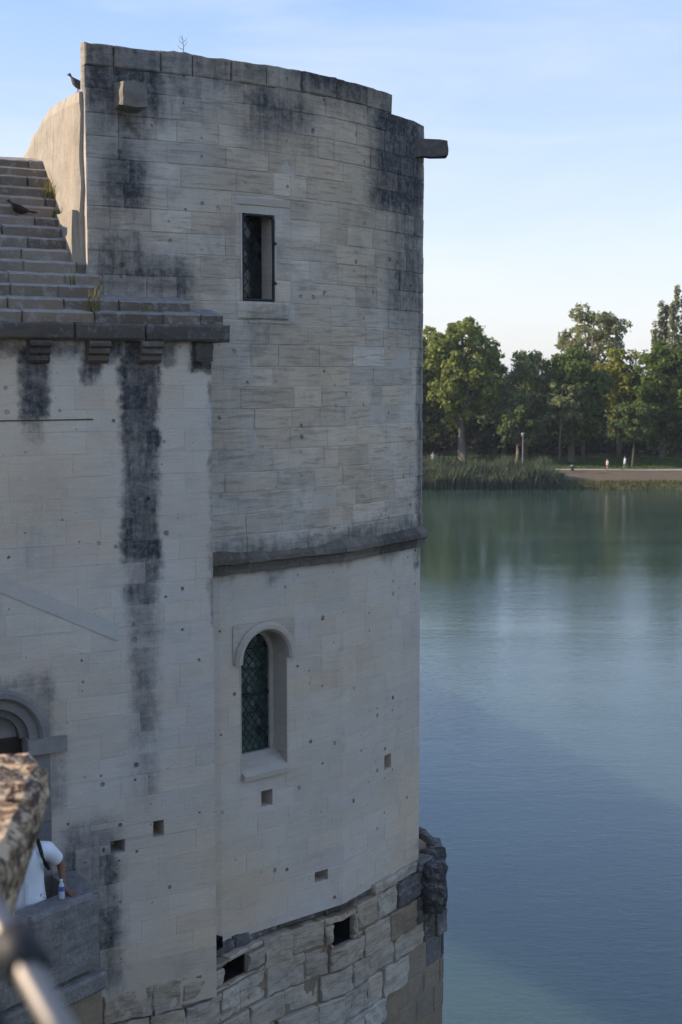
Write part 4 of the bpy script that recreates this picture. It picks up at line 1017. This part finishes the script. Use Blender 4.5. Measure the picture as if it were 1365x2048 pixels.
LEAF['reed'] = leaf_mat('reed_leaves', (0.065, 0.088, 0.062), (0.13, 0.155, 0.105), 0.35)
LEAF['drygrass'] = leaf_mat('dry_grass', (0.16, 0.13, 0.05), (0.28, 0.24, 0.10), 0.3)
LEAF['bank'] = leaf_mat('bank_grass', (0.045, 0.05, 0.025), (0.13, 0.13, 0.055), 0.3)
LEAF['grass'] = leaf_mat('green_grass', (0.05, 0.085, 0.02), (0.10, 0.14, 0.04), 0.3)
xL, xR = at_y(700, 950, 182).x, at_y(1136, 950, 182).x
def reed_x(n): return xL + (xR - xL) * nrng.uniform(0, 1, n)
v, f = blades(reed_x, lambda n: nrng.uniform(180.2, 186.5, n), 9000, 2.2, 4.3, 0.16, 0.3)
keep = []
# thin the bed in a few clumps so that its outline is uneven
q = v.reshape(-1, 6, 3); top = np.array([0.75 + 0.45 * noise.noise(Vector((a[0, 0] * 0.35, a[0, 1] * 0.5, 0))) for a in q])
edge_fade = np.clip((xR - q[:, 0, 0]) / 2.5, 0.25, 1)
q[:, :, 2] = q[:, 0:1, 2] + (q[:, :, 2] - q[:, 0:1, 2]) * np.clip(top * edge_fade, 0.25, 1.1)[:, None]
o = leaf_obj('reeds', q.reshape(-1, 3), f, LEAF['reed']); tag(o, 'dense green reed bed along the far water edge', 'reeds', kind='stuff')
v, f = blades(lambda n: nrng.uniform(xR - 1, 60, n), lambda n: nrng.uniform(181.0, 184.2, n), 3800, 0.1, 0.55, 0.10, 0.6)
o = leaf_obj('bank_grass', v, f, LEAF['bank']); tag(o, 'ragged grass fringe on the muddy bank', 'grass', kind='stuff')
v, f = blades(lambda n: nrng.uniform(-10, 60, n), lambda n: nrng.uniform(194.4, 212, n), 9000, 0.1, 0.35, 0.2, 0.5)
o = leaf_obj('lawn_grass', v, f, LEAF['grass']); tag(o, 'short lawn grass behind the path', 'grass', kind='stuff')

# ------------------------------------------------------------------ lamp post, litter bin, bollard post on the far bank
lx = at_y(1046, 900, 188.5); lp = empty('street_lamp', (lx.x, 188.5, zground(188.5) - 0.05)); tag(lp, 'pale slim lamp post standing behind the reeds', 'lamp post')
GREY = plain('pale_grey_paint', (0.22, 0.22, 0.22), 0.6)
hl = at_y(1046, 866, 188.5).z - lp.location.z
obj('post', *tube_vf([(0, 0, 0), (0, 0, 0.3), (0, 0, hl - 0.5)], [0.12, 0.07, 0.05], 10), GREY, lp, smooth=True)
obj('lantern', *tube_vf([(0, 0, hl - 0.5), (0, 0, hl - 0.4), (0, 0, hl - 0.05), (0, 0, hl), (0, 0, hl + 0.04)], [0.06, 0.16, 0.24, 0.22, 0.03], 12), plain('opal_shade', (0.32, 0.32, 0.31), 0.4), lp, smooth=True)
bx = at_y(1145, 938, 189.4); lb = empty('litter_bin', (bx.x, 189.4, zground(189.4))); tag(lb, 'small dark litter bin with grey lid beside the path', 'litter bin')
obj('bin_body', *tube_vf([(0, 0, 0.15), (0, 0, 0.2), (0, 0, 0.75)], [0.16, 0.2, 0.23], 12), plain('dark_green_bin', (0.03, 0.04, 0.04), 0.6), lb)
obj('lid', *tube_vf([(0, 0, 0.78), (0, 0, 0.84), (0, 0, 0.95)], [0.27, 0.27, 0.12], 12), GREY, lb)
obj('post', *tube_vf([(0, 0, 0), (0, 0, 0.16)], [0.05, 0.05], 8), GREY, lb)

# ------------------------------------------------------------------ people
SKIN = {}
def skin_obj(name, chains, mat, parent, sub=2, root=0):
    """one continuous figure grown over a joint skeleton; chains = lists of (key|point, radius); equal points are shared"""
    vs, es, rs, ix = [], [], [], {}
    for ch in chains:
        prev = None
        for (p, r) in ch:
            k = tuple(round(c, 4) for c in p)
            if k not in ix: ix[k] = len(vs); vs.append(Vector(p)); rs.append(r if isinstance(r, tuple) else (r, r))
            if prev is not None and prev != ix[k]: es.append((prev, ix[k]))
            prev = ix[k]
    me = bpy.data.meshes.new(name); me.from_pydata(vs, es, []); me.materials.append(mat)
    o = link(name, me, parent)
    m = o.modifiers.new('skin', 'SKIN'); m.use_smooth_shade = True
    sv = me.skin_vertices[0].data if me.skin_vertices else None
    if sv is None:
        bpy.context.view_layer.objects.active = o; bpy.ops.mesh.customdata_skin_add(); sv = me.skin_vertices[0].data
    for i, r in enumerate(rs): sv[i].radius = r
    sv[root].use_root = True
    s_ = o.modifiers.new('sub', 'SUBSURF'); s_.levels = sub; s_.render_levels = sub
    return o
def mat_skin(name, c): return plain(name, c, 0.55, 0.35, 30, 0.12)
SK1 = mat_skin('tanned_skin', (0.22, 0.105, 0.065)); SK2 = mat_skin('light_skin', (0.45, 0.27, 0.20))
def hand(wr, dr, palm_n, side, sk, s=1.0):
    """palm and five curled fingers: chains rooted in the wrist"""
    dr = dr.normalized(); sd_ = dr.cross(palm_n).normalized() * side; ch = []
    pm = wr + dr * 0.05 * s
    ch.append([(wr, 0.026 * s), (pm, (0.036 * s, 0.02 * s))])
    for i, (o_, L) in enumerate(((0.030, 0.070), (0.011, 0.080), (-0.010, 0.074), (-0.028, 0.058))):
        b = pm + dr * 0.035 * s + sd_ * o_ * s; m = b + dr * L * 0.55 * s + palm_n * 0.012 * s; e = m + dr * L * 0.3 * s + palm_n * 0.035 * s
        ch.append([(pm, (0.036 * s, 0.02 * s)), (b, 0.0095 * s), (m, 0.009 * s), (e, 0.007 * s)])
    tb_ = pm - dr * 0.02 * s + sd_ * 0.03 * s; tm = tb_ + dr * 0.028 * s + sd_ * 0.028 * s + palm_n * 0.012 * s; te_ = tm + dr * 0.026 * s + palm_n * 0.014 * s
    ch.append([(pm, (0.036 * s, 0.02 * s)), (tb_, 0.014 * s), (tm, 0.0105 * s), (te_, 0.008 * s)])
    return ch
def person(label, loc, yaw, H, skin, shirt_c, leg_c, hair_c, wl=None, wr=None, stride=0.0, shorts=False, fine=False, group=None, lean=0.0):
    """standing or walking figure; yaw turns its front (local -Y); wl / wr are wrist targets in local metres"""
    k = H / 1.75; o = empty('person', loc); o.rotation_euler = (0, 0, yaw); tag(o, label, 'person', group)
    P = lambda x, y, z: Vector((x * k, y * k, z * k))
    pel, wai, che, nek, hd0, hd1 = P(0, 0, 0.95), P(0, -lean * 0.1, 1.10), P(0, -lean * 0.3, 1.30), P(0, -lean * 0.45, 1.48), P(0, -lean * 0.5 - 0.02, 1.58), P(0, -lean * 0.5 - 0.015, 1.68)
    hipL, hipR = P(0.095, 0, 0.90), P(-0.095, 0, 0.90)
    st = stride
    kneeL, kneeR = P(0.10, -st * 0.5 - 0.03, 0.50), P(-0.10, st * 0.25 - 0.03, 0.50)
    ankL, ankR = P(0.10, -st * 0.75, 0.085), P(-0.10, st * 0.95, 0.085 + 0.05 * (st > 0))
    toeL, toeR = ankL + P(0, -0.17, -0.045), ankR + P(0, -0.16, -0.045 - 0.02 * (st > 0))
    shL, shR = P(0.185, -lean * 0.4, 1.42), P(-0.185, -lean * 0.4, 1.42)
    wl = wl if wl is not None else P(0.25, 0.06 * (1 if st else 0) - 0.08 - st * 0.3, 0.88); wr = wr if wr is not None else P(-0.25, -0.12 + st * 0.3, 0.90)
    def elbow(s_, w_, sx):
        L1 = 0.30 * k; L2 = 0.27 * k; d = (w_ - s_); L = min(d.length, (L1 + L2) * 0.995); u = d.normalized()
        a = (L1 * L1 - L2 * L2 + L * L) / (2 * L); h = math.sqrt(max(0, L1 * L1 - a * a)); bk = Vector((0.45 * sx, 0.8, -0.25)); bk = (bk - u * bk.dot(u)).normalized()
        return s_ + u * a + bk * h
    eL, eR = elbow(shL, wl, 1), elbow(shR, wr, -1)
    r = lambda *a: tuple(x * k for x in a)
    torso = [(pel, r(0.15, 0.11)), (wai, r(0.13, 0.095)), (che, r(0.155, 0.11)), (nek, r(0.06, 0.06)), (hd0, r(0.075, 0.088)), (hd1, r(0.085, 0.10)), (hd1 + P(0, 0.0, 0.075), r(0.06, 0.07))]
    ch = [torso]
    for (h, kn, an, to) in ((hipL, kneeL, ankL, toeL), (hipR, kneeR, ankR, toeR)):
        ch.append([(pel, r(0.15, 0.11)), (h, r(0.085, 0.085)), (kn, r(0.055, 0.055)), (kn.lerp(an, 0.35), r(0.052, 0.052)), (an, r(0.036, 0.036)), (to, r(0.036, 0.025))])
    for (s_, e, w_) in ((shL, eL, wl), (shR, eR, wr)):
        ch.append([(che, r(0.155, 0.11)), (s_, r(0.058, 0.058)), (e, r(0.042, 0.042)), (w_, r(0.027, 0.027))])
    for (w_, e, sd_) in ((wl, eL, 1), (wr, eR, -1)):
        dr_ = (w_ - e)
        if fine and sd_ > 0: dr_ = Vector((dr_.x * 0.6 + 0.12, dr_.y * 0.6 - 0.05, dr_.z * 0.12))
        ch += hand(w_, dr_, Vector((0, 0, -1)) if fine else Vector((-sd_, 0, 0)), sd_, skin, k)
    body = skin_obj('body', ch, skin, o, 2)
    cl = plain('shirt_cloth', shirt_c, 0.9, 0.1, 9, 0.1, 0.006); tr = plain('leg_cloth', leg_c, 0.9, 0.1)
    sh = [[(P(0, 0, 0.76), r(0.22, 0.20)), (P(0, 0, 0.92), r(0.205, 0.18)), (wai, r(0.175, 0.15)), (che, r(0.195, 0.16)), (P(0, -lean * 0.4, 1.405), r(0.175, 0.15)), (nek - P(0, 0, 0.015), r(0.082, 0.08))]]
    shirt = skin_obj('shirt', sh, cl, o, 2)
    for (s_, e) in ((shL, eL), (shR, eR)):
        inn = s_.lerp(che, 0.55) + P(0, 0, 0.03); u_ = (e - s_)
        pts_ = [inn, s_.lerp(che, 0.22) + P(0, 0, 0.012), s_ + u_ * 0.12, s_ + u_ * 0.4, s_ + u_ * 0.66, s_ + u_ * 0.74]
        obj('sleeve', *tube_vf(pts_, [x * k for x in (0.085, 0.092, 0.09, 0.082, 0.076, 0.074)], 14), cl, o, smooth=True)
    lg = []
    for (h, kn, an) in ((hipL, kneeL, ankL), (hipR, kneeR, ankR)):
        c_ = [(pel, r(0.12, 0.10)), (h, r(0.085, 0.085)), (kn, r(0.072, 0.072))]
        if not shorts: c_.append((an, r(0.055, 0.055)))
        lg.append(c_)
    skin_obj('trousers' if not shorts else 'shorts', lg, tr, o, 2)
    # face and hair
    hc = hd1 + P(0, 0, 0.0); fy = -0.098
    hv = []
    V, F, n1_, n2_ = [], [], 12, 8
    for i in range(n2_ + 1):
        a = math.pi * 0.62 * i / n2_
        for j in range(n1_):
            b = 2 * math.pi * j / n1_; fr = max(0, -math.sin(b)); aa = a * (1 - 0.42 * fr)
            V.append(hc + P(math.sin(aa) * math.cos(b) * 0.096, math.sin(aa) * math.sin(b) * 0.115 + 0.008, math.cos(aa) * 0.115 + 0.02))
    for i in range(n2_):
        for j in range(n1_): F.append((i * n1_ + j, i * n1_ + (j + 1) % n1_, (i + 1) * n1_ + (j + 1) % n1_, (i + 1) * n1_ + j))
    obj('hair', V, F, plain('hair', hair_c, 0.7), o, smooth=True)
    v, f = tube_vf([hc + P(0, fy + 0.004, 0.01), hc + P(0, fy - 0.022, -0.035), hc + P(0, fy, -0.045)], [0.008 * k, 0.014 * k, 0.006 * k], 6); obj('nose', v, f, skin, o, smooth=True)
    for sx in (-1, 1):
        v, f = box_vf(hc + P(sx * 0.033, fy + 0.006, 0.008), P(0.013, 0, 0), P(0, 0.006, 0), P(0, 0, 0.005)); obj('eye', v, f, plain('eye', (0.05, 0.04, 0.04), 0.3), o)
        v, f = tube_vf([hc + P(sx * 0.083, 0.01, -0.035), hc + P(sx * 0.096, 0.018, 0.0), hc + P(sx * 0.09, 0.015, 0.025)], [0.008 * k, 0.016 * k, 0.01 * k], 6); obj('ear', v, f, skin, o, smooth=True)
    v, f = box_vf(hc + P(0, fy + 0.008, -0.072), P(0.024, 0, 0), P(0, 0.006, 0), P(0, 0, 0.004)); obj('mouth', v, f, plain('lips', (0.25, 0.09, 0.08), 0.5), o)
    for (an, to) in ((ankL, toeL), (ankR, toeR)):
        v, f = box_vf((an + to) / 2 + P(0, 0.015, -0.045), P(0.045, 0, 0), P(0, 0.125, 0), P(0, 0, 0.034)); obj('shoe', v, f, plain('shoe', (0.12, 0.11, 0.1), 0.7), o)
    return o, dict(shR=shR, shL=shL, che=che, k=k, wl=wl, wr=wr)
def far_person(label, px, py, Y, H, **kw):
    p = at_y(px, py, Y); return person(label, (p.x, Y, zground(Y) + 0.05), kw.pop('yaw', 0.0), H, **kw)
far_person('adult in pale blue shirt walking along the far path', 1250, 940, 191.8, 1.78, yaw=R(-80), skin=SK2, shirt_c=(0.48, 0.56, 0.66), leg_c=(0.22, 0.22, 0.26), hair_c=(0.12, 0.07, 0.05), stride=0.35)
far_person('shorter person in pale pink top standing on the far path', 1215, 940, 191.5, 1.42, yaw=R(-60), skin=SK2, shirt_c=(0.62, 0.50, 0.47), leg_c=(0.30, 0.16, 0.17), hair_c=(0.35, 0.24, 0.15), stride=0.12, shorts=True)
p3 = at_y(866, 930, 200.0); person('person in pale top half hidden behind the reeds', (p3.x, 200.0, zground(200.0) + 0.05), R(10), 1.7, skin=SK2, shirt_c=(0.62, 0.55, 0.56), leg_c=(0.3, 0.3, 0.32), hair_c=(0.2, 0.13, 0.09))
# the man at the landing, leaning on the parapet with a bottle
pc = at_z(57, 1840, 9.2); mc = Vector((0, 0, 0))
foot = at_y(52, 1690, 13.95); foot.z = 8.3
hand_w = at_z(129, 1780, ZP + 0.045)
yaw = R(12)
Rz = Matrix.Rotation(-yaw, 3, 'Z'); wl_ = Rz @ (hand_w - foot)
man, inf = person('man in white shirt with black shoulder strap leaning on the landing parapet', foot, yaw, 1.80, SK1, (0.80, 0.81, 0.84), (0.08, 0.09, 0.12), (0.03, 0.02, 0.02), wl=wl_, fine=True, lean=0.12)
k_ = inf['k']
pl = [Vector((0.0, -0.145 - 0.012 * i, 1.40 - 0.09 * i)) * k_ + Vector((0, 0.035 if i == 0 else 0.0, 0)) for i in range(6)]
v, f = box_vf(Vector((0, -0.185, 1.10)) * k_, Vector((0.014, 0, 0)), Vector((0, 0.012, 0)), Vector((0, -0.012, 0.22))); obj('placket', v, f, plain('placket', (0.86, 0.87, 0.9), 0.9), man)
sp = [Vector(q) * k_ for q in ((0.115, 0.09, 1.42), (0.115, 0.02, 1.49), (0.125, -0.09, 1.49), (0.15, -0.165, 1.41), (0.18, -0.165, 1.31), (0.215, -0.06, 1.22), (0.20, 0.06, 1.22), (0.15, 0.15, 1.32), (0.115, 0.09, 1.42))]
v, f = tube_vf(sp, [0.02] * len(sp), 6); obj('shoulder_strap', v, f, plain('black_strap', (0.012, 0.012, 0.014), 0.7), man, smooth=True)
def bottle():
    b = at_z(124, 1797, ZP); o = empty('water_bottle', (b.x, b.y, ZP - 0.004)); tag(o, 'small clear plastic water bottle with blue label on the landing parapet', 'bottle')
    g = NT('bottle_plastic'); g.b.inputs['Transmission Weight'].default_value = 0.35; g.done((0.75, 0.82, 0.9), 0.15, None, spec=0.5); g.b.inputs['IOR'].default_value = 1.2
    obj('bottle_body', *tube_vf([(0, 0, 0), (0, 0, 0.01), (0, 0, 0.07), (0, 0, 0.12), (0, 0, 0.15), (0, 0, 0.175), (0, 0, 0.185)], [0.027, 0.031, 0.030, 0.031, 0.026, 0.014, 0.0125], 16), g.m, o, smooth=True)
    obj('label_band', *tube_vf([(0, 0, 0.085), (0, 0, 0.135)], [0.0318, 0.0318], 16, False), plain('blue_label', (0.10, 0.18, 0.45), 0.5), o, smooth=True)
    obj('cap', *tube_vf([(0, 0, 0.183), (0, 0, 0.203)], [0.0145, 0.0145], 12), plain('white_cap', (0.8, 0.8, 0.82), 0.4), o)
bottle()

# ------------------------------------------------------------------ pigeons
def pigeon(label, loc, yaw, body_c, belly_c, crouch=False, s=1.0):
    o = empty('pigeon', loc); o.rotation_euler = (0, 0, yaw); tag(o, label, 'pigeon', 'pigeons on the chapel roof')
    g = NT('pigeon_plumage'); pz = g.n('SeparateXYZ', Vector=g.n('TexCoord').outputs['Object'])
    c = g.mix(g.mr(pz.outputs[0], -0.10, -0.055), belly_c, body_c) if belly_c else body_c
    mt = g.done(c, 0.7, None, spec=0.3)
    lift = 0.0 if crouch else 0.02
    # spine from tail to beak (x forward): (x, z, half width, half height)
    up_ = 0.0 if crouch else 0.35
    sec = [(-0.13, 0.055 - 0.01 * up_, 0.012, 0.010), (-0.095, 0.06, 0.032, 0.030), (-0.04, 0.07, 0.052, 0.052), (0.02, 0.085 + 0.012 * up_, 0.055, 0.056), (0.065, 0.105 + 0.03 * up_, 0.043, 0.046), (0.085, 0.13 + 0.045 * up_, 0.026, 0.028), (0.092, 0.15 + 0.055 * up_, 0.021, 0.022), (0.100, 0.165 + 0.06 * up_, 0.023, 0.022), (0.118, 0.168 + 0.06 * up_, 0.018, 0.017), (0.130, 0.166 + 0.06 * up_, 0.008, 0.008)]
    V, F, n_ = [], [], 12
    for (x, z, a, b) in sec:
        for q in range(n_):
            th = 2 * math.pi * q / n_; V.append(Vector((x, math.cos(th) * a, z + lift + math.sin(th) * b)) * s)
    for i in range(len(sec) - 1):
        for q in range(n_): F.append((i * n_ + q, i * n_ + (q + 1) % n_, (i + 1) * n_ + (q + 1) % n_, (i + 1) * n_ + q))
    F += [tuple(reversed(range(n_))), tuple(range((len(sec) - 1) * n_, len(sec) * n_))]
    obj('body', V, F, mt, o, smooth=True)
    dk = plain('dark_feather', tuple(x * 0.45 for x in body_c), 0.7)
    obj('beak', *tube_vf([Vector((0.126, 0, lift + 0.166 + 0.06 * up_)) * s, Vector((0.15, 0, lift + 0.158 + 0.06 * up_)) * s], [0.006 * s, 0.0015 * s], 6), plain('beak', (0.06, 0.05, 0.05), 0.5), o)
    for sy in (-1, 1):
        V = [Vector((x, sy * y, z + lift)) * s for (x, y, z) in ((0.06, 0.045, 0.125), (0.04, 0.058, 0.08), (-0.03, 0.056, 0.055), (-0.14, 0.020, 0.052), (-0.10, 0.022, 0.085), (-0.02, 0.045, 0.115))]
        V += [v_ * 1.0 - Vector((0, sy * 0.012 * s, 0)) for v_ in V]; F = [tuple(range(6)), tuple(reversed(range(6, 12)))] + [(i, (i + 1) % 6, (i + 1) % 6 + 6, i + 6) for i in range(6)]
        obj('wing', V, F, dk, o)
        obj('leg', *tube_vf([Vector((0.0, sy * 0.022, 0.05 + lift)) * s, Vector((0.008, sy * 0.022, 0.0)) * s, Vector((0.035, sy * 0.022, 0.003)) * s], [0.006 * s, 0.004 * s, 0.003 * s], 5), plain('red_leg', (0.3, 0.08, 0.06), 0.6), o)
    v, f = box_vf(Vector((-0.165, 0, 0.052 + lift - 0.01 * up_)) * s, Vector((0.06, 0, 0.008)) * s, Vector((0, 0.026, 0)) * s, Vector((0, 0, 0.005)) * s); obj('tail', v, f, dk, o)
    return o
gs1, gz1 = gable_hit(148, 181); pp = A + N_IN * (gs1 + 0.02) - D * (GQ - 0.06)
print('pigeon', gs1, gz1, gtop(gs1))
pigeon('grey pigeon with white rump perched on top of the sunlit gable wall', (pp.x, pp.y, gtop(gs1) + 0.015), math.pi + 0.5, (0.10, 0.095, 0.105), (0.75, 0.75, 0.75), s=0.88)
sk_ = -0.10 + RUN * 9; zk = NAV.hit(60, 431, -sk_)[1]; q_ = NAV.hit(38, 420, -sk_)
pq = NAV.W(q_[0], 0, -sk_ - 0.03)
pigeon('black pigeon crouching on a step of the stone roof', (pq.x, pq.y, zk - 0.005), math.atan2(D.y, D.x) + math.pi, (0.018, 0.018, 0.022), None, crouch=True, s=0.92)

# ------------------------------------------------------------------ plants on the masonry
def tuft(label, base, n, h0, h1, mat, spread, name='grass_tuft', wid=0.006, lean=0.5, seedv=0):
    rg = random.Random(seedv); o = empty(name, base); tag(o, label, 'plant'); V, F = [], []
    for i in range(n):
        a = rg.uniform(0, 6.28); h = rg.uniform(h0, h1); l = h * rg.uniform(0.1, lean); x, y = rg.uniform(-spread, spread), rg.uniform(-spread, spread) * 0.4
        b = len(V)
        for k in range(4):
            t = k / 3; ww = wid * (1 - 0.8 * t)
            c = Vector((x + math.cos(a) * l * t * t, y + math.sin(a) * l * t * t, h * t * (1 - 0.15 * t))); sd_ = Vector((-math.sin(a + 1), math.cos(a + 1), 0)) * ww
            V += [c - sd_, c + sd_]
        F += [(b + 2 * k, b + 2 * k + 1, b + 2 * k + 3, b + 2 * k + 2) for k in range(3)]
    obj('blade_cluster', V, F, mat, o); return o
def roof_spot(px, k, back_=0.06):
    s = -0.10 + RUN * (k + 1); y = ys[k]; z = NAV.hit(60, y, -s)[1]; t = NAV.hit(px, y, -s)[0]; p = NAV.W(t, z, -s - back_); p.z = z; return p
tuft('dry straw tuft on the upper roof steps beside the gable wall', roof_spot(104, 10), 26, 0.12, 0.34, LEAF['drygrass'], 0.08, seedv=1, lean=0.9)
tuft('bright green and straw tuft at the foot of the sunlit gable', roof_spot(126, 8), 34, 0.06, 0.17, LEAF['grass'], 0.09, seedv=2, lean=0.8)
tuft('dry brown weed growing between the lower roof steps', roof_spot(190, 0), 26, 0.08, 0.36, LEAF['drygrass'], 0.07, seedv=3, lean=0.4)
tuft('thin green grass blades on a lower roof step', roof_spot(150, 2), 7, 0.1, 0.2, LEAF['grass'], 0.03, seedv=4, lean=0.3)
tuft('small withered tuft on the step over the third corbel', roof_spot(292, 0, 0.0), 14, 0.03, 0.09, LEAF['drygrass'], 0.05, seedv=5)
# dry twig on the coping
tt0, tz0 = APU.hit(372, 106); tb_ = APU.W(tt0, ZT - 0.01, -0.08); tw = empty('dry_weed', tb_); tag(tw, 'single dry branching weed standing on the coping of the apse', 'plant')
tv = [tube_vf([(0, 0, 0), (0.01, 0, 0.08), (0.0, 0, 0.16), (-0.01, 0, 0.22)], [0.005, 0.004, 0.003, 0.0015], 5)]
for (z, x, l) in ((0.06, -0.06, 0.05), (0.09, 0.05, 0.06), (0.12, -0.05, 0.06), (0.14, 0.05, 0.05), (0.17, -0.035, 0.04)): tv.append(tube_vf([(0.004, 0, z), (x * 0.6, 0, z + l * 0.35), (x, 0.01, z + l)], [0.003, 0.0025, 0.0015], 5))
obj('stem', *join_vf(*tv), plain('dry_stem', (0.12, 0.11, 0.07), 0.9), tw)

# ------------------------------------------------------------------ handrail beside the camera
v, f = box_vf(Vector((-0.55, -1.0, 12.55)), Vector((0.9, 0, 0)), Vector((0, 1.6, 0)), Vector((0, 0, 0.35))); obj('stair_block', v, f, M['bridge'], bridge)
hr = empty('handrail', at_y(160, 2110, 1.2) - Vector((0, 0, 0.9)), world=True); tag(hr, 'polished metal handrail with black joint, out of focus beside the bridge parapet', 'handrail')
STEEL = NT('brushed_steel'); STEEL.b.inputs['Metallic'].default_value = 0.9
STEEL = STEEL.done(STEEL.mix(STEEL.noise(STEEL.pos(), 40, 3), (0.24, 0.21, 0.18), (0.32, 0.29, 0.26)), 0.42, None, spec=0.5)
ra = [at_y(-120, 1650, 1.38), at_y(-20, 1815, 1.30), at_y(45, 1925, 1.25), at_y(110, 2040, 1.21), at_y(200, 2200, 1.16)]
obj('rail', *tube_vf(ra, [0.0135] * 5, 14), STEEL, hr, smooth=True)
obj('joint_sleeve', *tube_vf([at_y(18, 1868, 1.275), at_y(62, 1945, 1.25)], [0.021, 0.021], 14), M['iron'], hr, smooth=True)
rb = [p + Vector((-0.05, 0.0, -0.05)) for p in ra]
obj('lower_rail', *tube_vf(rb, [0.028] * 5, 12), M['iron'], hr, smooth=True)
e_ = ra[-1]; obj('post', *tube_vf([e_, Vector((e_.x, e_.y - 0.8, e_.z - 0.1)), Vector((e_.x, e_.y - 0.8, 12.9))], [0.0135] * 3, 12), STEEL, hr, smooth=True)
# ------------------------------------------------------------------ haze
v, f = box_vf(Vector((0, 4200, 13)), Vector((9200, 0, 0)), Vector((0, 4900, 0)), Vector((0, 0, 18.5)))
hz = obj('haze', v, f, None); tag(hz, 'thin summer haze over the river', 'haze', kind='stuff')
hm = bpy.data.materials.new('summer_haze'); hm.use_nodes = True; hm.node_tree.nodes.clear()
ho = hm.node_tree.nodes.new('ShaderNodeOutputMaterial'); hv = hm.node_tree.nodes.new('ShaderNodeVolumePrincipled')
hv.inputs['Color'].default_value = (0.85, 0.90, 1.0, 1); hv.inputs['Density'].default_value = 0.00016; hv.inputs['Anisotropy'].default_value = 0.3
hm.node_tree.links.new(hv.outputs[0], ho.inputs['Volume']); hz.data.materials.append(hm)
